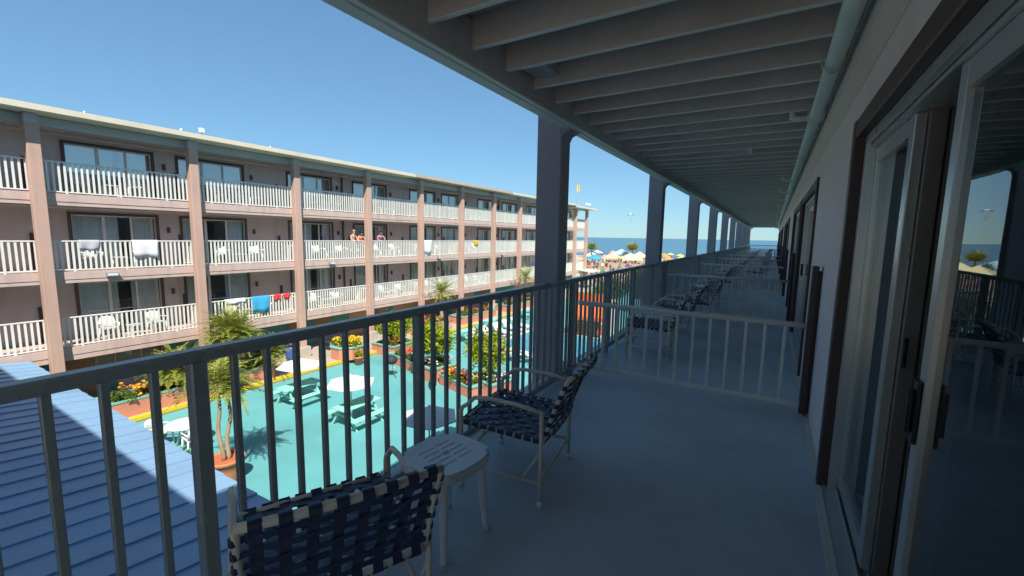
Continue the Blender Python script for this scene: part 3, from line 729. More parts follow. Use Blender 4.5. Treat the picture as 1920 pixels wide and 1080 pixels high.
# roof fittings
for i, (y, s) in enumerate(((5.45, .07), (8.25, .09), (8.97, .20), (11.78, .07))):
    v = thing('roof_vent', ['small pale cap on the roof edge nearest the left', 'low pale cap on the roof edge beside the tall white one', 'tallest white box vent standing on the pink roof edge', 'small pale cap on the roof edge right of the tall white vent'][i], 'vent', (-20.3, y, 5.34), 0, 'roof edge vents')
    MB().tube([(0, 0, -.02), (0, 0, s*.9)], .04, 8).build('stem', 'steel', v); MB().cbox(-s*.35, s*.35, -s*.45, s*.45, s*.7, s*1.5, .02).build('cap', 'white_plastic', v)
# flood lights on the third storey slab edge
for i, y in enumerate((5.91, 15.2, 24.15, 32.8)):
    v = thing('flood_light', '%s grey flood light box from the left on the slab edge' % ORD[i], 'light', (FX+.02, y, -.14), 0, 'flood lights along the slab')
    MB().cbox(0, .16, -.17, .17, -.08, .06, .015).build('housing', 'grey_box', v); MB().box(.161, .167, -.14, .14, -.06, .03).build('lens', 'canvas_white', v)
# flag on the far roof
fl = thing('flag', 'small orange flag on a pole above the seaward roof end', 'flag', (-22, 52.3, 5.3))
MB().tube([(0, 0, 0), (0, 0, 3.0)], [.035, .02], 8).build('pole', 'steel', fl)
m = MB(); n = 8
m.add([(-.05*math.sin(i*1.2), i*.1+.02, 2.95-j*.8-.1*i/n) for i in range(n+1) for j in (0, 1)], [(2*i, 2*i+1, 2*i+3, 2*i+2) for i in range(n)], True); m.build('cloth', 'flag_orange', fl)
for dy in (-.6, .35): 
    v = thing('roof_lamp', 'white lamp head on the seaward roof end, %s the flag pole' % ('left of' if dy < 0 else 'right of'), 'lamp', (-20.6, 52.9+dy, 5.2), 0, 'roof lamps'); MB().tube([(0, 0, 0), (0, 0, .4)], .03, 6).build('stem', 'steel', v); MB().cbox(-.12, .12, -.18, .18, .38, .6, .03).build('head', 'white_plastic', v)

# towels and clothes over the far railings
def cloth(name, label, y0, y1, z, drop, m_, back=.3, seed=1, group='things hung on the balcony railings'):
    r = random.Random(seed); nu = 14; pr = [(-.035, -back), (-.037, -.04), (-.02, .006), (0, .012), (.02, .006), (.038, -.04), (.045, -drop*.35), (.05, -drop*.7), (.052, -drop)]
    vs = []; ph = r.uniform(0, 6)
    for i in range(nu+1):
        t = i/nu
        for j, (dx, dz) in enumerate(pr):
            f = min(1, abs(dz)/max(.2, drop)); o = .03*f*math.sin(ph+t*9+r.uniform(-.2, .2)); ly = (y0-y1)/2+t*(y1-y0)
            vs.append((dx+(o if dx > 0 else -o), ly*(1-.08*f)+.03*f*math.sin(ph*2+j), dz+(.03*math.sin(t*5+ph) if j == len(pr)-1 else 0)))
    k = len(pr); mb = MB().add(vs, [(i*k+j, (i+1)*k+j, (i+1)*k+j+1, i*k+j+1) for i in range(nu) for j in range(k-1)], True)
    o = mb.build(name, m_, None, (-20.93, (y0+y1)/2, z+1.078), label=label, cat='towel' if 'towel' in name else 'cloth', group=group)
    md = o.modifiers.new('thick', 'SOLIDIFY'); md.thickness = .008; return o
cloth('towel', 'large white towel hung over the third floor railing left of the second column', 6.6, 7.42, 0, .66, 'cloth_white', seed=2)
cloth('towel', 'crumpled grey and white towel on the third floor railing near the first column', 5.12, 5.68, 0, .34, 'cloth_grey', seed=3)
cloth('towel', 'bright blue towel hung over the second floor railing', 10.85, 11.72, -2.67, .78, 'cloth_blue', seed=4)
cloth('towel', 'white towel bunched on the second floor railing left of the blue one', 9.7, 10.6, -2.67, .2, 'cloth_white', seed=5)
cloth('swimsuit', 'red and dark cloth on the second floor railing right of the blue towel', 11.95, 12.3, -2.67, .28, 'cloth_red', seed=6)
cloth('swimsuit', 'small bright red cloth on the second floor railing beside the third column', 12.42, 12.78, -2.67, .24, 'cloth_red', seed=7)
cloth('towel', 'pale towel on the third floor railing just right of the fifth column', 22.5, 23.5, 0, .95, 'cloth_white', seed=8)
cloth('towel', 'orange and white beach towel farthest along the third floor railing', 28.6, 29.2, 0, .4, 'flag_orange', seed=9)

# white furniture on the far balconies
def plastic_chair():
    t = thing('plastic_chair', 'x', 'chair')
    for sx in (-1, 1):
        for sy in (-1, 1):
            MB().tube([(sx*.25, sy*.23, 0), (sx*.22, sy*.2, .42)], [.022, .028], 6).build('leg', 'white_table', t)
    m = MB(); m.add([(-.23, -.22, .40), (.23, -.22, .40), (.25, .22, .43), (-.25, .22, .43), (-.23, -.22, .435), (.23, -.22, .435), (.25, .22, .465), (-.25, .22, .465)], [(3, 2, 1, 0), (4, 5, 6, 7), (0, 1, 5, 4), (1, 2, 6, 5), (2, 3, 7, 6), (3, 0, 4, 7)]); m.build('seat', 'white_table', t)
    n = 8; vs = []
    for i in range(n+1):
        u = -1+2*i/n; 
        for z, w, y in ((.44, .23, -.21), (.62, .25, -.25), (.80, .21, -.29+.0)): vs.append((u*w, y-.05*(1-u*u), z+(.05*(1-u*u) if z > .7 else 0)))
    mb = MB().add(vs, [(i*3+j, (i+1)*3+j, (i+1)*3+j+1, i*3+j+1) for i in range(n) for j in range(2)], True); b = mb.build('backrest', 'white_table', t); md = b.modifiers.new('t', 'SOLIDIFY'); md.thickness = .02
    for s in (-1, 1): MB().tube([(s*.24, -.25, .62), (s*.28, -.02, .64), (s*.27, .2, .63), (s*.24, .22, .44)], .02, 6).build('armrest', 'white_table', t)
    return t
def balcony_table():
    t = thing('balcony_table', 'x', 'table')
    MB().cbox(-.21, .21, -.21, .21, .42, .45, .02).build('table_top', 'white_table', t)
    for sx in (-1, 1):
        for sy in (-1, 1): MB().box(sx*.16-.02, sx*.16+.02, sy*.16-.02, sy*.16+.02, 0, .42).build('leg', 'white_table', t)
    return t
pc = plastic_chair(); bt = balcony_table(); up_ = True
FN = {0: 'top floor', 1: 'third floor', 2: 'second floor'}
for lev, z in enumerate((2.67, 0, -2.67)):
    for k in range(6):
        yc = F0+FS*k+FS*.5+rnd.uniform(-.3, .3)
        for j, dy in enumerate((-.75, .75)):
            c = pc if up_ else copy_tree(pc); c.location = (-21.45+rnd.uniform(-.1, .1), yc+dy, z); c.rotation_euler.z = face(1, rnd.uniform(-.3, .3))
            tag(c, 'white %s chair on the %s balcony in the %s bay from the left' % (('left', 'right')[j], FN[lev], ORD[k]), 'chair', 'chairs on the opposite balconies')
            t = bt if up_ else copy_tree(bt); 
            if j == 0: t.location = (-21.35, yc, z); tag(t, 'small white table on the %s balcony in the %s bay from the left' % (FN[lev], ORD[k]), 'table', 'tables on the opposite balconies')
            elif not up_:
                for ch_ in list(t.children): bpy.data.objects.remove(ch_)
                bpy.data.objects.remove(t)
            up_ = False

# ================================================================== CORNER WING (behind and left of the view; shades the blue roof)
cw = thing('hotel_building', 'corner wing of the hotel closing the courtyard behind the blue roof', 'building')
WY = -4.3
for z in (2.67, 0, -2.67): MB().box(-20.4, -2.3, WY, -2.3, z-.27, z).build('slab', 'far_fascia', cw)
MB().box(-20.4, -2.3, WY-.2, WY, -5.2, 5.1).build('wall', 'far_wall', cw)
MB().box(-19.9, -2.74, -12, -1.6, 5.14, 5.35).build('roof', 'roof_cream', cw)
for i in range(4):
    x = -19.5+i*5.4
    MB().box(x, x+.32, -2.55, -2.22, -2.1, 5.13).build('column', 'far_pink', cw)
for z in (2.67, 0, -2.67):
    m = MB().cbox(-20.4, -2.4, -2.42, -2.36, z+1.03, z+1.07, .006, 0); ro = m.build('railing', 'rail_white', cw)
    for i in range(3):
        f = MB().box(-18+i*5.4, -15.4+i*5.4, WY+.001, WY+.04, z+.01, z+2.02).build('window', 'win_white', cw)
        MB().box(-17.93+i*5.4, -15.47+i*5.4, WY+.041, WY+.05, z+.08, z+1.95).build('pane', 'glass_far', f)

# blue roofed low building
lb = thing('low_building', 'low building with blue lapped metal roof at lower left', 'building')
EV, SL = 3.62, .105
def rz(y): return -2.9 + (EV-y)*SL
MB().box(-20.3, -2.2, -2.2, 3.30, GZ, -3.05).build('wall', 'teal_wall', lb)
x = -20.75; pw = .545; i = 0
pmv = []
while x < -2.25:
    w_ = min(pw, -2.2-x); y0 = -2.1; y1 = EV+rnd.uniform(-.008, .008); hi, lo2 = .034+rnd.uniform(-.003, .003), .004
    vs = []
    for y in (y0, y1):
        for xx, dz in ((x, lo2), (x+w_+.018, hi), (x+w_+.018, hi-.028), (x, lo2-.028)): vs.append((xx, y, rz(y)+dz))
    MB().add(vs, [(0, 1, 5, 4)[::-1], (1, 2, 6, 5)[::-1], (2, 3, 7, 6)[::-1], (3, 0, 4, 7)[::-1], (0, 3, 2, 1)[::-1], (4, 5, 6, 7)[::-1]]).build('roof_panel', 'roof_blue', lb)
    x += pw; i += 1
MB().box(-20.75, -2.2, EV-.06, EV-.012, -3.12, -2.935).build('eave_fascia', 'roof_blue_edge', lb)

# ================================================================== VEGETATION HELPERS
def frond(mb, base, direc, L, droop, wid, n=20, rs=None):
    rs = rs or rnd
    d = Vector(direc).normalized(); side = d.cross(Vector((0, 0, 1))); side = side.normalized() if side.length > .05 else Vector((1, 0, 0))
    pts = []; p = Vector(base); dd = d.copy(); st = L/n
    for i in range(n+1):
        pts.append(p.copy()); dd = (dd + Vector((0, 0, -droop/n*(.5+i/n)))).normalized(); p += dd*st
    mb.tube([pts[0], pts[n//3], pts[2*n//3], pts[n]], [.014, .011, .008, .003], 4, False, False)
    for i in range(2, n+1):
        t = i/n; l = wid*math.sin(min(1, t*1.15+.1)*math.pi*.93+.12)*rs.uniform(.85, 1.1)+.03; tang = (pts[i]-pts[i-1]).normalized(); nn = side.cross(tang)
        for s in (-1, 1):
            q = (side*s*.86 + tang*.55 + nn*rs.uniform(-.05, .25) + Vector((0, 0, -.25*rs.random()))).normalized()
            a = pts[i]; lw = .012+wid*.055; b = a+q*l*.45+tang*lw; c = a+q*l; e = a+q*l*.45-tang*lw
            mb.add([tuple(a), tuple(b), tuple(c), tuple(e)], [(0, 1, 2, 3)])
def palm(name, label, loc, h, L, nf, wid=.28, lean=(0, 0), trunks=1, r0=.07, group=None, leaf='leaf_palm', dry=3, seed=1, droop=1.0, elev=(-.2, 1.3)):
    rs = random.Random(seed); t = thing(name, label, 'palm', loc, 0, group)
    for q in range(trunks):
        ox, oy = (rs.uniform(-.12, .12), rs.uniform(-.12, .12)) if trunks > 1 else (0, 0)
        hh_ = h*(1-.12*q); tp = Vector((lean[0]+ox*2.2, lean[1]+oy*2.2, hh_))
        n = 12; pts = [Vector((ox, oy, 0)).lerp(tp, i/n)+Vector((.03*math.sin(i*.9+q), .03*math.cos(i*.7+q), 0)) for i in range(n+1)]
        MB().tube(pts, [r0*(1.25-.4*i/n)*(1+.10*(i % 2)) for i in range(n+1)], 8).build('trunk', 'palm_trunk', t)
        cr_ = MB(); dr = MB()
        for i in range(nf):
            a = i*2.39996+rs.uniform(-.2, .2); e = elev[0]+(elev[1]-elev[0])*((i+.5)/nf)+rs.uniform(-.12, .12)
            frond(cr_, tp, (math.cos(a)*math.cos(e), math.sin(a)*math.cos(e), math.sin(e)), L*rs.uniform(.8, 1.1), droop*rs.uniform(.8, 1.3), wid, 18, rs)
        cr_.build('crown', leaf, t)
        for i in range(dry):
            a = rs.uniform(0, 6.28); frond(dr, tp+Vector((0, 0, -.05)), (math.cos(a), math.sin(a), -.2), L*.7, 1.6, wid*.8, 12, rs)
        if dry: dr.build('dry_fronds', 'leaf_dry', t)
    return t
def leaves(mb, c, rx, ry, rz_, n, size, rs, clumps=14, inner=.35):
    cc = []
    for i in range(clumps):
        v = Vector((rs.gauss(0, 1), rs.gauss(0, 1), rs.gauss(0, 1))).normalized()*rs.uniform(inner, .9); cc.append((Vector((v.x*rx, v.y*ry, v.z*rz_)), rs.uniform(.28, .5)))
    for i in range(n):
        q, s = rs.choice(cc); v = Vector((rs.gauss(0, .5), rs.gauss(0, .5), rs.gauss(0, .5))); 
        p = Vector(c)+q+Vector((v.x*rx, v.y*ry, v.z*rz_))*s*1.1
        nrm = Vector((rs.gauss(0, 1), rs.gauss(0, 1), rs.gauss(.5, 1))).normalized(); a = nrm.orthogonal().normalized(); b = nrm.cross(a); an = rs.uniform(0, 6.28); u = a*math.cos(an)+b*math.sin(an); w = nrm.cross(u); l = size*rs.uniform(.7, 1.3)
        mb.add([tuple(p), tuple(p+u*l*.5+w*l*.28), tuple(p+u*l), tuple(p+u*l*.5-w*l*.28)], [(0, 1, 2, 3)])
def tree(name, label, loc, h, cr, ch_, n, size, leaf, seed=1, group=None, r0=.05, clumps=20):
    rs = random.Random(seed); t = thing(name, label, 'tree', loc, 0, group); tz = h-ch_
    m = MB(); n_ = 6; pts = [(.05*math.sin(i), .05*math.cos(i*1.3), tz*1.15*i/n_) for i in range(n_+1)]
    m.tube(pts, [r0*(1.2-.6*i/n_) for i in range(n_+1)], 8); tp = Vector(pts[-1])
    for i in range(7):
        a = i*2.4; e = Vector((math.cos(a)*cr*.7, math.sin(a)*cr*.7, tz+ch_*rs.uniform(.3, .8))); st = tp-Vector((0, 0, tz*.3*rs.random())); mid = st.lerp(e, .5)+Vector((0, 0, -.05)); m.tube([st, mid, e], [r0*.5, r0*.35, r0*.12], 5)
    m.build('trunk', 'bark', t)
    b = MB(); leaves(b, (0, 0, h-ch_/2), cr, cr, ch_/2, n, size, rs, clumps); b.build('crown', leaf, t); return t
def bush(mb, c, r, h, n, size, rs): leaves(mb, (c[0], c[1], c[2]+h*.5), r, r, h*.5, n, size, rs, 9, .3)
def flowers(mb, c, rx, ry, z0, z1, n, size, rs):
    for i in range(n):
        p = Vector((c[0]+rs.uniform(-rx, rx), c[1]+rs.uniform(-ry, ry), rs.uniform(z0, z1))); k = 5
        nr = Vector((rs.gauss(0, .5), rs.gauss(0, .5), 1)).normalized(); a = nr.orthogonal().normalized(); b = nr.cross(a); l = size*rs.uniform(.7, 1.2)
        vs = [tuple(p)]
        for j in range(k): 
            an = 6.283*j/k; vs.append(tuple(p+(a*math.cos(an)+b*math.sin(an))*l+nr*l*.35))
        mb.add(vs, [(0, 1+j, 1+(j+1) % k) for j in range(k)])
def poly_planter(name, label, pts, z0, z1, plants, group='coral planters around the courtyard', seed=1):
    """walled planter on a polygon outline with green coping and a mix of plants"""
    cx_ = sum(p[0] for p in pts)/len(pts); cy_ = sum(p[1] for p in pts)/len(pts); P = [(x-cx_, y-cy_) for x, y in pts]; n = len(P)
    t = thing(name, label, 'planter', (cx_, cy_, z0), 0, group); h = z1-z0; rs = random.Random(seed)
    def ring(mb, s0, s1, za, zb):
        vs = []
        for s, z in ((s0, za), (s0, zb), (s1, zb), (s1, za)):
            for x, y in P:
                l = math.hypot(x, y); vs.append((x*(l+s)/l, y*(l+s)/l, z))
        mb.add(vs, [(k*n+i, k*n+(i+1) % n, ((k+1) % 4)*n+(i+1) % n, ((k+1) % 4)*n+i) for k in range(4) for i in range(n)])
    m = MB(); ring(m, 0, -.14, 0, h-.07); m.build('planter_wall', 'coral', t)
    m = MB(); ring(m, .05, -.18, h-.069, h); m.build('coping', 'rim_green', t)
    MB().add([(x*.92, y*.92, h-.12) for x, y in P], [tuple(range(n))]).build('soil', 'soil', t)
    fol = MB(); pet = {}
    def inside():
        a, b = rs.randrange(n), rs.random(); c = rs.random()**.5*.82; x = P[a][0]*(1-b)+P[(a+1) % n][0]*b; y = P[a][1]*(1-b)+P[(a+1) % n][1]*b; return x*c, y*c
    for kind, cnt in plants:
        for i in range(cnt):
            x, y = inside()
            if kind == 'bush': bush(fol, (x, y, h-.15), .22, rs.uniform(.25, .5), 130, .09, rs)
            else:
                pet.setdefault(kind, MB()); flowers(pet[kind], (x, y), .14, .14, h+.05, h+.34, 12, .055, rs)
    if fol.v: fol.build('foliage', 'leaf_green', t)
    for k_, mb in pet.items(): mb.build('blossoms', k_, t)
    return t

# planters against the opposite walk
poly_planter('flower_planter', 'long coral planter with orange flowers beside the blue roof', [(-19.9, 4.9), (-18.75, 4.9), (-18.75, 7.6), (-19.9, 7.6)], WZ, WZ+.62, [('bush', 18), ('petal_orange', 12), ('petal_yellow', 8)], seed=3)
poly_planter('flower_planter', 'coral planter holding the big palm clump below the blue towel', [(-20.1, 8.0), (-18.8, 8.0), (-18.8, 10.6), (-20.1, 10.6)], WZ, WZ+.6, [('bush', 21), ('petal_red', 2)], seed=4)
poly_planter('flower_planter', 'octagonal coral planter full of yellow flowers near the blue bin', [(-18.9+.85*math.cos(a), 14.6+.85*math.sin(a)) for a in [R(22.5+45*i) for i in range(8)]], WZ, WZ+.66, [('bush', 18), ('petal_yellow', 38)], seed=5)
poly_planter('flower_planter', 'coral planter with the leftmost lime tree in front of brown doors', [(-18.9, 16.2), (-17.2, 16.2), (-17.2, 18.0), (-18.9, 18.0)], GZ, GZ+.62, [('bush', 7), ('petal_red', 3)], seed=6)
poly_planter('flower_planter', 'coral planter strip with red flowers joining the two lime trees', [(-16.9, 15.55), (-14.5, 14.95), (-14.2, 15.75), (-16.7, 16.3)], GZ, GZ+.5, [('bush', 10), ('petal_red', 9)], seed=7)
poly_planter('flower_planter', 'square coral planter at the foot of the middle lime tree', [(-14.2, 14.6), (-12.7, 14.3), (-12.4, 15.7), (-13.9, 16.0)], GZ, GZ+.66, [('bush', 7), ('petal_white', 10), ('petal_red', 2)], seed=8)
poly_planter('flower_planter', 'coral planter strip with red and yellow flowers right of the middle lime tree', [(-12.4, 14.4), (-10.2, 13.75), (-9.95, 14.5), (-12.2, 15.1)], GZ, GZ+.5, [('bush', 10), ('petal_red', 8), ('petal_yellow', 12)], seed=9)
poly_planter('flower_planter', 'coral planter at the foot of the rightmost lime tree', [(-10.9, 14.6), (-9.4, 14.2), (-9.1, 15.4), (-10.6, 15.8)], GZ, GZ+.62, [('bush', 9), ('petal_white', 8), ('petal_red', 2)], seed=10)
poly_planter('flower_planter', 'far coral planter with red flowers under the third window bay', [(-20.2, 20.2), (-18.9, 20.2), (-18.9, 23.0), (-20.2, 23.0)], WZ, WZ+.6, [('bush', 13), ('petal_red', 11)], seed=11)
poly_planter('flower_planter', 'coral planter with red flowers along the walk behind the pool', [(-20.2, 24.6), (-18.9, 24.6), (-18.9, 29), (-20.2, 29)], WZ, WZ+.6, [('bush', 18), ('petal_red', 10)], seed=12)
poly_planter('flower_planter', 'farthest coral planter along the walk before the sea end', [(-20.2, 31), (-18.9, 31), (-18.9, 36), (-20.2, 36)], WZ, WZ+.6, [('bush', 21), ('petal_red', 9)], seed=13)

tree('lime_tree', 'leftmost clipped lime green tree in a coral planter', (-18.1, 17.0, GZ+.5), 1.75, .95, 1.3, 5200, .16, 'leaf_lime', 21, 'clipped lime trees', .05)
tree('lime_tree', 'middle clipped lime green tree rising from a square planter', (-13.4, 15.3, GZ+.5), 2.0, .95, 1.5, 6500, .16, 'leaf_lime', 22, 'clipped lime trees', .05)
tree('lime_tree', 'rightmost clipped lime green tree with open dark branches', (-10.05, 14.9, GZ+.5), 2.25, .80, 1.6, 4200, .16, 'leaf_lime', 23, 'clipped lime trees', .06)
palm('palm_tree', 'bushy palm clump with pale flower stalks in front of the second floor', (-18.9, 9.15, WZ+.4), 2.0, 1.5, 46, .36, (.0, .0), 2, .10, 'courtyard palms', seed=31, dry=5, elev=(-.35, 1.25))
palm('palm_tree', 'low palm with arching leaves beside the orange flower planter', (-19.0, 7.2, WZ+.45), .8, 1.2, 40, .30, (0, 0), 3, .07, 'courtyard palms', seed=32, dry=0, elev=(-.1, 1.3))
palm('palm_tree', 'low grey green palm behind the potted palm', (-18.9, 8.2, WZ+.45), .6, 1.1, 36, .28, (0, 0), 3, .08, 'courtyard palms', seed=33, dry=2, elev=(0, 1.3))
palm('palm_tree', 'low spiky palm right of the bushy palm clump', (-19.0, 10.4, WZ+.45), .65, 1.05, 36, .28, (0, 0), 2, .08, 'courtyard palms', seed=34, dry=4, elev=(-.1, 1.2))
palm('palm_tree', 'palm crown in front of the far fifth bay railing', (-19.4, 22.8, WZ+.4), 2.2, 1.35, 30, .3, (0, 0), 1, .10, 'courtyard palms', seed=35, dry=3, elev=(-.3, 1.2))
palm('palm_tree', 'farthest courtyard palm next to the dark column', (-19.4, 34.6, WZ+.4), 2.4, 1.5, 30, .3, (0, 0), 1, .11, 'courtyard palms', seed=36, dry=4, elev=(-.3, 1.2))
palm('palm_tree', 'slim pair of palm stems growing in the terracotta pot', (-12.05, 5.38, GZ+.62), 2.15, 1.15, 17, .27, (-.15, .12), 2, .045, 'courtyard palms', seed=37, dry=2, elev=(-.15, 1.3))
pot = thing('plant_pot', 'large terracotta pot with red soil at the blue roof edge', 'pot', (-12.05, 5.38, GZ), 0)
m = MB(); m.lathe([(.26, 0), (.30, .12), (.36, .40), (.395, .60), (.44, .62), (.455, .70), (.44, .72), (.40, .72), (.385, .66)], (0, 0, 0), 28, capt=False); m.build('pot', 'terracotta', pot)
MB().lathe([(.39, .655), (.2, .67), (.01, .675)], (0, 0, 0), 20, capb=False, capt=False).build('soil', 'soil_red', pot)
pot = thing('plant_pot', 'small red clay pot with trailing plant by the octagonal planter', 'pot', (-17.75, 14.35, GZ)); MB().lathe([(.16, 0), (.23, .36), (.26, .38), (.26, .44), (.22, .44)], (0, 0, 0), 16, capt=False).build('pot', 'terracotta', pot)
b = MB(); bush(b, (0, 0, .4), .22, .5, 260, .09, random.Random(4)); b.build('foliage', 'leaf_lime', pot)
sh_ = thing('shrub', 'dark shrub at the foot of the blue roof beside the white table', 'shrub', (-13.6, 5.05, GZ)); b = MB(); bush(b, (0, 0, 0), .45, .55, 700, .11, random.Random(5)); b.build('foliage', 'leaf_green', sh_)
MB().tube([(0, 0, 0), (.03, 0, .3)], [.03, .015], 6).build('stem', 'bark', sh_)

# white round table and chair
t = thing('round_table', 'round white table by the edge of the blue roof', 'table', (-15.25, 5.75, GZ))
MB().lathe([(.05, .66), (.5, .69), (.54, .70), (.55, .725), (.53, .735), (.02, .738)], (0, 0, 0), 28, capb=False).build('table_top', 'white_table', t)
for i in range(4):
    a = R(45+90*i); MB().tube([(.1*math.cos(a), .1*math.sin(a), .68), (.3*math.cos(a), .3*math.sin(a), 0)], .03, 8).build('leg', 'white_table', t)
c = copy_tree(pc); c.location = (-14.70, 5.72, GZ); c.rotation_euler.z = face(-1, .05); tag(c, 'white plastic chair drawn up to the round white table', 'chair', 'white courtyard chairs')
c = copy_tree(pc); c.location = (-15.9, 5.3, GZ); c.rotation_euler.z = face(.8, .5); tag(c, 'white plastic chair on the far side of the round table', 'chair', 'white courtyard chairs')

# picnic tables and umbrellas
def picnic():
    t = thing('picnic_table', 'x', 'table')
    bm1 = MB().cbox(-.065, .065, -.78, .78, 0, .035, .006, 1).mesh('plank', 'table_turq')
    for i in range(5): put('plank', bm1, t, (-.29+.145*i, 0, .705))
    for s in (-1, 1):
        for i in range(2): put('plank', bm1, t, (s*(.62+.145*i), 0, .425))
        for y in (-.55, .55):
            MB().cbox(-.04, .04, -.02, .02, 0, .9, .004).build('leg', 'table_turq', t, (s*.66, y, 0), (0, -s*R(36), 0))
    for y in (-.51, .51):
        MB().cbox(-.80, .80, -.02, .02, .36, .424, .004, 0).build('cross_bar', 'table_turq', t, (0, y, 0)); MB().cbox(-.34, .34, -.02, .02, .635, .704, .004, 0).build('cross_bar', 'table_turq', t, (0, y, 0))
    return t
pt = picnic()
spots = [((-15.6, 9.75), 80, 'turquoise picnic table farther left in the sunny courtyard'), ((-12.2, 9.75), 80, 'turquoise picnic table in the middle of the sunny courtyard'), ((-7.9, 9.3), 80, 'turquoise picnic table in the shade nearest the balcony'),
         ((-16.2, 21.6), 70, 'turquoise picnic table beyond the lime trees on the left'), ((-16.9, 25.2), 85, 'turquoise picnic table by the far walk past the pool corner'), ((-17.0, 30.5), 80, 'farthest turquoise picnic table along the walk')]
for i, ((x, y), a, lb_) in enumerate(spots):
    t = pt if i == 0 else copy_tree(pt); t.location = (x, y, GZ); t.rotation_euler.z = R(a-80); tag(t, lb_, 'table', 'turquoise picnic tables')
def umbrella(name, label, loc, rad, ztop, drop, mt, n=8, group='white courtyard umbrellas', rot=.2, cat='umbrella', valance=.03, pole=True, pr=.022):
    t = thing(name, label, cat, loc, rot, group); m = MB(); k = n*3; vs = [(0, 0, ztop)]
    rings = [(.33, .0), (.66, .02), (1, .0)]
    for f, _ in rings:
        for i in range(k):
            a = 2*math.pi*i/k; cor = math.cos(math.pi/n)/math.cos((a % (2*math.pi/n))-math.pi/n); sag = .05*rad*f*(1-abs(math.cos(n*a/2)))
            vs.append((rad*f*cor*math.cos(a), rad*f*cor*math.sin(a), ztop-drop*(f**1.15)-sag*.6))
    for i in range(k):
        x, y, z = vs[1+2*k+i]; vs.append((x*1.01, y*1.01, z-valance))
    fs = [(0, 1+i, 1+(i+1) % k) for i in range(k)] + [(1+r_*k+i, 1+(r_+1)*k+i, 1+(r_+1)*k+(i+1) % k, 1+r_*k+(i+1) % k) for r_ in range(3) for i in range(k)]
    c_ = m.add(vs, fs).build('canopy', mt, t); md = c_.modifiers.new('t', 'SOLIDIFY'); md.thickness = .006
    if pole: MB().tube([(0, 0, 0), (0, 0, ztop+.06)], pr, 8).build('pole', 'white_table', t)
    for i in range(n):
        a = 2*math.pi*i/n; MB().tube([(0, 0, ztop-.03), (rad*.97*math.cos(a), rad*.97*math.sin(a), ztop-drop-.012)], .006, 4).build('rib', 'steel', t)
    return t
umbrella('patio_umbrella', 'white umbrella over the farther left picnic table', (-15.5, 9.75, GZ), .85, 1.80, .26, 'canvas_white', 6)
umbrella('patio_umbrella', 'white umbrella over the middle picnic table', (-12.25, 9.55, GZ), .85, 1.78, .26, 'canvas_white', 6)
umbrella('patio_umbrella', 'greyish umbrella in the shade nearest the balcony', (-7.55, 8.35, GZ), .80, 2.12, .26, 'canvas_white', 6)

# blue bin, stone block, clutter along the walk
t = thing('trash_bin', 'blue barrel bin with black lid beside the third column', 'bin', (-20.6, 12.55, WZ))
MB().lathe([(.26, 0), (.30, .25), (.31, .60), (.29, .78)], (0, 0, 0), 18).build('barrel', 'blue_bin', t); MB().lathe([(.33, .78), (.34, .84), (.30, .93), (.16, .99), (.13, .99)], (0, 0, 0), 18).build('lid', 'lid_black', t)
def grill(loc, label):
    t = thing('barbecue_grill', label, 'grill', loc); MB().lathe([(.05, .62), (.22, .68), (.29, .82), (.29, .86), (.22, 1.0), (.06, 1.06)], (0, 0, 0), 16).build('bowl', 'dark_stuff', t)
    for i in range(3):
        a = i*2.094; MB().tube([(.12*math.cos(a), .12*math.sin(a), .7), (.3*math.cos(a), .3*math.sin(a), 0)], .014, 6).build('leg', 'steel', t)
grill((-14.9, 13.9, GZ), 'dark kettle grill in front of the red flower strip')
t = thing('folded_umbrella', 'dark folded umbrella leaning before the square planter', 'umbrella', (-12.05, 13.6, GZ)); MB().lathe([(.03, .1), (.13, .25), (.16, .9), (.11, 1.35), (.03, 1.6)], (0, 0, 0), 9, smooth=False).build('canopy', 'dark_stuff', t); MB().tube([(0, 0, 0), (0, 0, 1.7)], .02, 6).build('pole', 'steel', t)
for i, (x, y) in enumerate(((-20.9, 6.6), (-20.9, 15.4), (-20.8, 24.3), (-20.7, 29.3))):
    t = thing('bench', ['dark bench behind the orange flower planter', 'dark bench behind the octagonal yellow flower planter', 'dark bench behind the planters past the pool corner', 'farthest dark bench against the ground floor'][i], 'bench', (x, y, WZ), 0, 'dark benches along the walk')
    MB().cbox(-.22, .22, -.7, .7, .40, .45, .01).build('seat', 'dark_stuff', t); MB().cbox(-.25, -.20, -.7, .7, .48, .85, .01).build('backrest', 'dark_stuff', t)
    for s in (-1, 1): MB().box(-.22, .22, s*.6-.03, s*.6+.03, 0, .399).build('leg', 'dark_stuff', t)
# loungers round the pool
def lounger():
    t = thing('sun_lounger', 'x', 'lounger')
    MB().cbox(-.3, .3, -.9, .35, .30, .36, .02).build('bed', 'white_table', t)
    MB().add([(-.3, .35, .32), (.3, .35, .32), (.3, .85, .72), (-.3, .85, .72), (-.3, .37, .37), (.3, .37, .37), (.3, .83, .77), (-.3, .83, .77)], [(3, 2, 1, 0), (4, 5, 6, 7), (0, 1, 5, 4), (1, 2, 6, 5), (2, 3, 7, 6), (3, 0, 4, 7)]).build('backrest', 'white_table', t)
    for sx in (-1, 1):
        for y in (-.8, .3): MB().box(sx*.26-.025, sx*.26+.025, y-.025, y+.025, 0, .30).build('leg', 'white_table', t)
    return t
lg = lounger(); nm = ['nearest', 'second', 'third', 'fourth', 'fifth', 'sixth', 'seventh']
for i in range(7):
    t = lg if i == 0 else copy_tree(lg); t.location = (-13.6+i*1.0, 19.6+.25*(i % 2), GZ); t.rotation_euler.z = R(160+rnd.uniform(-15, 15)); tag(t, '%s white lounger from the left on the near pool edge' % ('first' if i == 0 else nm[i]), 'lounger', 'white pool loungers')
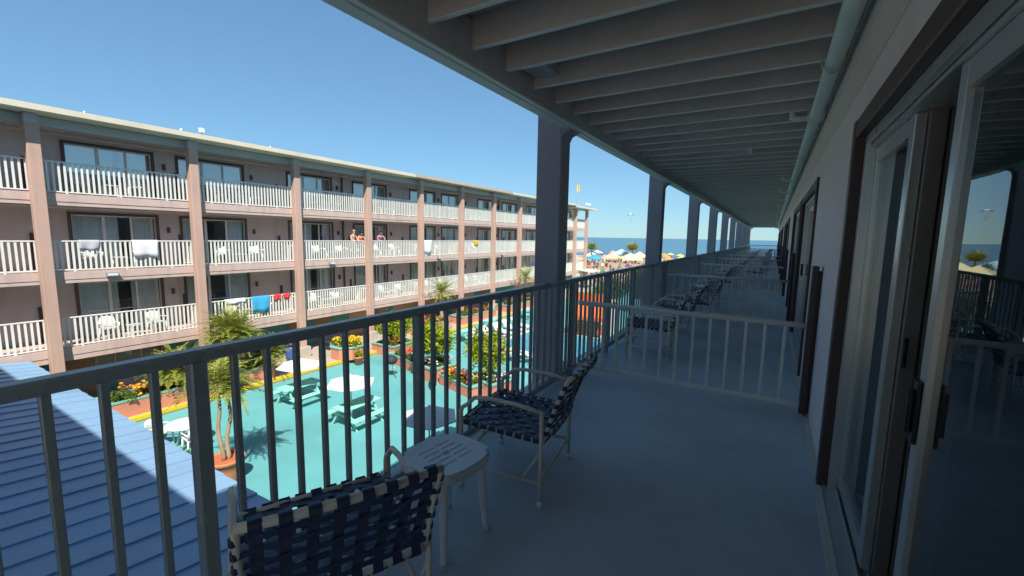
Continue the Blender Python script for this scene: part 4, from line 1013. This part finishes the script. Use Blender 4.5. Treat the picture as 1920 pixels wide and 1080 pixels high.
for i in range(5):
    t = copy_tree(lg); t.location = (-15.2, 21.6+i*1.25, GZ); t.rotation_euler.z = R(80+rnd.uniform(-12, 12)); tag(t, '%s white lounger along the left pool edge' % ORD[i], 'lounger', 'white pool loungers')
# snack kiosk with orange awning
kk = thing('snack_kiosk', 'small white kiosk under a bright orange awning beyond the pool', 'kiosk', (-10.1, 27.9, GZ))
MB().box(-1.0, 1.0, -.6, 1.2, 0, 2.3).build('wall', 'white_wall', kk); MB().box(-1.1, 1.1, -.95, -.61, .9, 1.0).build('counter', 'boards', kk)
for i in range(8): MB().box(-1.0+.25*i+.004, -.75+.25*i-.004, -.94, -.90, .28, .89).build('front_board', 'orange_awning', kk)
MB().add([(-1.15, -1.5, 1.5), (1.15, -1.5, 1.5), (1.15, -.62, 2.2), (-1.15, -.62, 2.2), (-1.15, -1.5, 1.25), (1.15, -1.5, 1.25)], [(0, 1, 2, 3), (4, 5, 1, 0)]).build('awning', 'orange_awning', kk)
MB().box(-1.15, 1.15, -.7, 1.3, 2.3, 2.42).build('roof', 'roof_tan', kk)
MB().box(-1.1, 1.1, -.75, -.701, 2.43, 3.0).build('sign_board', 'orange_awning', kk)
for s_ in (-1, 1): MB().tube([(s_*1.1, -1.48, 0), (s_*1.1, -1.48, 1.5)], .03, 6).build('awning_post', 'steel', kk)

# trees between the court and the boardwalk
for i, (x, y, h, c_) in enumerate(((-12.6, 38, 3.4, 1.7), (-9.8, 39.5, 3.6, 1.8), (-7.2, 41, 3.3, 1.7), (-5.2, 43.0, 3.2, 1.6))):
    tree('garden_tree', '%s dark green garden tree seen through the railing before the boardwalk' % ['leftmost', 'second', 'third', 'rightmost'][i], (x, y, GZ), h, c_, h*.75, 2600, .22, 'leaf_green', 50+i, 'trees before the boardwalk', .08)

# ================================================================== BOARDWALK, BEACH AND SEA
fn = thing('beach_fence', 'low tan slatted fence between boardwalk and beach', 'fence', (-28, 92, -5.3))
for i in range(60):
    MB().box(-.38, .38, -.02, .02, .1, 1.35).build('slat_panel', tintmat((.50, .40, .27)), fn, (-24+i*.8, 0, 0)) if i == 0 else put('slat_panel', fn.children[0].data, fn, (-24+i*.8, rnd.uniform(-.03, .03), rnd.uniform(-.05, .05)))
def tent(label, loc, w, h, col, rot=0):
    t = thing('canopy_tent', label, 'tent', loc, rot, 'canopy tents on the beach'); m_ = tintmat(col)
    m = MB(); s = w/2; m.add([(-s, -s, h*.62), (s, -s, h*.62), (s, s, h*.62), (-s, s, h*.62), (0, 0, h), (-s, -s, h*.54), (s, -s, h*.54), (s, s, h*.54), (-s, s, h*.54)], [(0, 1, 4), (1, 2, 4), (2, 3, 4), (3, 0, 4), (5, 6, 1, 0), (6, 7, 2, 1), (7, 8, 3, 2), (8, 5, 0, 3)]); c_ = m.build('canopy', m_, t); md = c_.modifiers.new('t', 'SOLIDIFY'); md.thickness = .02
    for a in (-1, 1):
        for b in (-1, 1): MB().tube([(a*s*.97, b*s*.97, 0), (a*s*.97, b*s*.97, h*.62)], .05, 6).build('pole', 'steel', t)
    return t
BZ = -5.3
tent('orange peaked canopy tent on the beach', (-32.4, 100, BZ), 4.8, 3.3, (.70, .44, .28), .3)
tent('large yellow peaked canopy tent on the beach', (-27.3, 97, BZ), 4.5, 3.5, (.72, .64, .36), .5)
tent('smaller yellow canopy tent behind the large one', (-29.2, 112, BZ), 4.0, 3.4, (.70, .66, .36), .2)
tent('grey blue domed canopy tent near the water', (-37.6, 124, BZ), 5.2, 3.6, (.42, .55, .58), .3)
umbrella('beach_umbrella', 'teal beach umbrella nearest the hotel end', (-34.3, 93, BZ), 2.0, 3.0, .9, tintmat((.04, .32, .42)), 8, 'beach umbrellas', valance=.15, pr=.04)
umbrella('beach_umbrella', 'bright blue beach umbrella below the right beach palm', (-29.3, 112, BZ), 1.7, 3.0, .8, tintmat((.06, .28, .62)), 8, 'beach umbrellas', valance=.15, pr=.04)
bcols = [('red', (.62, .07, .06)), ('white', (.75, .73, .7)), ('pink', (.7, .32, .32)), ('green', (.08, .35, .18)), ('navy', (.04, .08, .3)), ('orange', (.74, .3, .06)), ('yellow', (.76, .6, .1))]
rows = ['front row', 'second row', 'third row', 'row nearest the water']
for r_, y in enumerate((116, 130, 142, 153)):
    for i, (cn, c_) in enumerate(bcols):
        x = -.285*y - 17 + i*5.4 + rnd.uniform(-1, 1)
        umbrella('beach_umbrella', 'small %s beach umbrella in the %s' % (cn, rows[r_]), (x, y+rnd.uniform(-3, 3), BZ-.1), 1.25, 2.2, .55, tintmat(c_), 8, 'beach umbrellas', pr=.03)
palm('palm_tree', 'beach palm beside the end of the pink wing', (-44.5, 118, BZ), 3.4, 2.7, 46, .9, (0, 0), 1, .2, 'beach palms', leaf='leaf_palm', seed=61, dry=0, elev=(.1, 1.3), droop=.7)
palm('palm_tree', 'beach palm standing against the open sea', (-33.6, 121, BZ), 3.4, 3.1, 50, 1.0, (0, 0), 1, .2, 'beach palms', leaf='leaf_palm', seed=62, dry=0, elev=(.1, 1.2), droop=.6)
lp = thing('lamp_post', 'tall white lamp post on the boardwalk left of the second column', 'lamp', (-23.6, 97, BZ))
MB().tube([(0, 0, 0), (0, 0, 6.4)], [.12, .07], 8).build('pole', 'white_plastic', lp); MB().lathe([(.05, 6.4), (.3, 6.5), (.34, 6.7), (.2, 6.95), (.05, 7.0)], (0, 0, 0), 10).build('globe', 'white_plastic', lp)
# small pale roof of the shelter at the end of the opposite wing
sv = thing('shelter', 'small shelter with pale sloping roof below the seaward wing end', 'shelter', (-20.3, 52.4, GZ)); MB().add([(-1.6, -1.4, 2.6), (1.2, -1.4, 2.3), (1.2, 1.6, 2.3), (-1.6, 1.6, 2.6), (-1.6, -1.4, 2.72), (1.2, -1.4, 2.42), (1.2, 1.6, 2.42), (-1.6, 1.6, 2.72)], [(3, 2, 1, 0), (4, 5, 6, 7), (0, 1, 5, 4), (1, 2, 6, 5), (2, 3, 7, 6), (3, 0, 4, 7)]).build('roof', 'roof_cream', sv)
for a in (-1.4, 1.0):
    for b in (-1.2, 1.4): MB().box(a-.05, a+.05, b-.05, b+.05, 0, 2.3).build('post', 'white_wall', sv)
# crowd
def mini(mb, x, y, z, h, cl, rs, cols_):
    sk = rs.choice(((.5, .28, .18), (.58, .36, .26), (.38, .2, .12))); w = h*.12; st = len(mb.f)
    def bx(x0, x1, y0, y1, z0, z1, c, tp=1.0):
        n0 = len(mb.f); cxm, cym = (x0+x1)/2, (y0+y1)/2
        vs = [(cxm+(xx-cxm)*(tp if zz == z1 else 1), cym+(yy-cym)*(tp if zz == z1 else 1), zz) for xx in (x0, x1) for yy in (y0, y1) for zz in (z0, z1)]
        mb.add(vs, [(0, 1, 3, 2), (4, 6, 7, 5), (0, 4, 5, 1), (2, 3, 7, 6), (0, 2, 6, 4), (1, 5, 7, 3)]); cols_.extend([c]*(len(mb.f)-n0))
    for s in (-1, 1):
        bx(x+s*w*.5-w*.33, x+s*w*.5+w*.33, y-w*.35, y+w*.35, z, z+h*.47, sk, 1.25)
        bx(x+s*w*1.25-w*.22, x+s*w*1.25+w*.22, y-w*.25, y+w*.25, z+h*.42, z+h*.8, sk)
    bx(x-w, x+w, y-w*.6, y+w*.6, z+h*.44, z+h*.82, cl, 1.1); bx(x-w*.25, x+w*.25, y-w*.25, y+w*.25, z+h*.82, z+h*.87, sk)
    n0 = len(mb.f); mb.lathe([(w*.3, h*.86), (w*.55, h*.90), (w*.58, h*.95), (w*.35, h)], (x, y, z), 6); cols_.extend([sk if rs.random() < .4 else (.03, .02, .02)]*(len(mb.f)-n0))
cb = MB(); cc = []; rs = random.Random(77)
pal = [(.7, .68, .66), (.6, .08, .08), (.05, .1, .35), (.05, .3, .4), (.7, .4, .4), (.75, .6, .1), (.05, .05, .05), (.2, .45, .25), (.5, .3, .2), (.4, .1, .35)]
for i in range(420):
    y = rs.uniform(59, 148)
    if 70 < y < 91 and rs.random() < .4: y = rs.uniform(80, 95)
    x = -y*rs.uniform(.06, .40); mini(cb, x, y, (GZ+.03 if y < 70 else BZ-.03), rs.uniform(1.2, 1.85), rs.choice(pal), rs, cc)
me = cb.mesh('crowd', 'own_tint'); ca = me.color_attributes.new('tint', 'FLOAT_COLOR', 'CORNER'); arr = []
for p, c in zip(me.polygons, cc): arr += [*c, 1.0]*len(p.vertices)
ca.data.foreach_set('color', arr); put('crowd', me, kind='stuff', label='crowd of beachgoers filling the boardwalk and beach', cat='crowd')
# parasail
ps_ = thing('parasail', 'red white and blue parasail flying over the sea', 'parasail', (-123, 430, 23.5), R(15)); ps_.scale = (.75, .75, .75)
NP = 9
for g in range(NP):
    m = MB(); vs = []
    for i in range(4):
        a = math.pi*(.06+.88*(g+i/3)/NP)
        for j in range(6):
            b = -1.0+2.0*j/5; rr2 = 4.2; bulge = .3*math.sin(i/3*math.pi); vs.append((-(rr2+bulge)*math.cos(a)*math.cos(b*.55), 2.6*math.sin(b), (rr2+bulge)*.62*math.sin(a)*math.cos(b*.8)))
    m.add(vs, [(i*6+j, (i+1)*6+j, (i+1)*6+j+1, i*6+j+1) for i in range(3) for j in range(5)], True)
    o = m.build('gore', tintmat([(.75, .08, .06), (.75, .75, .75), (.06, .14, .6)][(g//3) % 3 if True else 0]), ps_)
for g in range(NP):
    a = math.pi*(.06+.88*g/NP); MB().tube([(-4.2*math.cos(a)*.9, 0, 2.6*math.sin(a)*.6), (0, 0, -6)], .03, 4).build('line', 'cloth_grey', ps_)
MB().tube([(0, 0, -7.4), (0, 0, -6.6), (0, 0, -6.0)], [.18, .28, .16], 6).build('rider', 'cloth_black', ps_)

# ================================================================== PEOPLE ON THE OPPOSITE BALCONY
def skin_mesh(name, joints, edges, m_):
    me = bpy.data.meshes.new(name); me.from_pydata([j[0] for j in joints], edges, []); o = bpy.data.objects.new(name, me); COL.objects.link(o)
    sk = o.modifiers.new('s', 'SKIN'); sk.use_smooth_shade = True
    for i, j in enumerate(joints):
        r = j[1]; me.skin_vertices[0].data[i].radius = (r if isinstance(r, tuple) else (r, r)); me.skin_vertices[0].data[i].use_root = (i == 0)
    sb = o.modifiers.new('d', 'SUBSURF'); sb.levels = 1; sb.render_levels = 1
    dg = bpy.context.evaluated_depsgraph_get(); ev = o.evaluated_get(dg); out = bpy.data.meshes.new_from_object(ev); bpy.data.objects.remove(o); out.materials.append(M[m_]) if not out.materials else None
    for p in out.polygons: p.use_smooth = True
    return out
def person(label, loc, rz_, skin, hair, topm, legm, h=1.72, lean=.12, longhair=False):
    t = thing('person', label, 'person', loc, rz_)      # front = +Y
    k = h/1.72
    J = [((0, 0, .95), (.15, .10)), ((0, .01+lean*.3, 1.15), (.125, .09)), ((0, lean*.8, 1.36), (.16, .10)), ((0, lean, 1.47), (.06, .06)), ((0, lean*1.2+.01, 1.55), (.058, .062)), ((0, lean*1.3+.02, 1.62), (.085, .10)), ((0, lean*1.3+.01, 1.71), (.06, .07))]
    E_ = [(i, i+1) for i in range(6)]
    for s in (-1, 1):
        b = len(J); J += [((s*.19, lean*.8, 1.40), .055), ((s*.25, lean+.06, 1.17), .042), ((s*.17, lean+.28, 1.105), .033), ((s*.13, lean+.36, 1.10), (.036, .018))]; E_ += [(2, b), (b, b+1), (b+1, b+2), (b+2, b+3)]
        # fingers
        for f in range(5):
            q = len(J); ox = s*.13+(f-2)*.019; ln = (.05, .075, .082, .076, .06)[f] if s > 0 else (.06, .076, .082, .075, .05)[f]
            J += [((ox, lean+.37+ln*.5, 1.10), .010), ((ox, lean+.365+ln, 1.08), .009)]; E_ += [(b+3, q), (q, q+1)]
        b = len(J); J += [((s*.10, 0, .88), .09), ((s*.11, .02, .50), .062), ((s*.11, -.02, .09), .042), ((s*.115, .10, .035), (.045, .03))]; E_ += [(0, b), (b, b+1), (b+1, b+2), (b+2, b+3)]
    J = [((p[0]*k, p[1]*k, p[2]*k), (tuple(x*k for x in r) if isinstance(r, tuple) else r*k)) for p, r in J]
    put('body', skin_mesh('body', J, E_, skin), t)
    hy = (lean*1.3+.02)*k; hz = 1.645*k
    m = MB(); m.lathe([(.085, -.02), (.098, .03), (.09, .08), (.06, .115), (.01, .13)], (0, hy-.02, hz), 14, sx=.95, sy=1.08); 
    if longhair: m.lathe([(.05, -.26), (.085, -.16), (.092, -.05), (.09, .02)], (0, hy-.045, hz), 12, sx=.95, sy=.75)
    m.build('hair', hair, t)
    for s in (-1, 1): MB().lathe([(.004, -.008), (.009, 0), (.004, .008)], (s*.034*k, hy+.094*k, hz-.02), 6).build('eye', 'hair_dark', t)
    if topm: MB().lathe([(.155, .93), (.14, 1.10), (.165, 1.24), (.175, 1.33), (.12, 1.37)], (0, lean*.45*k, 0), 16, sy=.68, capb=False, capt=False).build('top', topm, t)
    MB().lathe([(.20, .62), (.185, .80), (.17, .97)], (0, 0, 0), 16, sy=.68, capb=False, capt=False).build('shorts', legm, t)
    return t
person('bare shouldered person with short light hair leaning on the third floor railing', (-21.38, 17.05, 0), face(1, .1), 'skin_pale', 'hair_light', None, 'cloth_black', 1.66)
person('dark haired person close beside the light haired one at the railing', (-21.36, 17.62, 0), face(1, -.15), 'skin_pale', 'hair_dark', 'cloth_red', 'cloth_black', 1.60, longhair=True)
person('dark haired person in a purple top right of the pink column', (-21.40, 19.2, 0), face(1, -.3), 'skin', 'hair_dark', 'cloth_purple', 'cloth_black', 1.66, longhair=True)
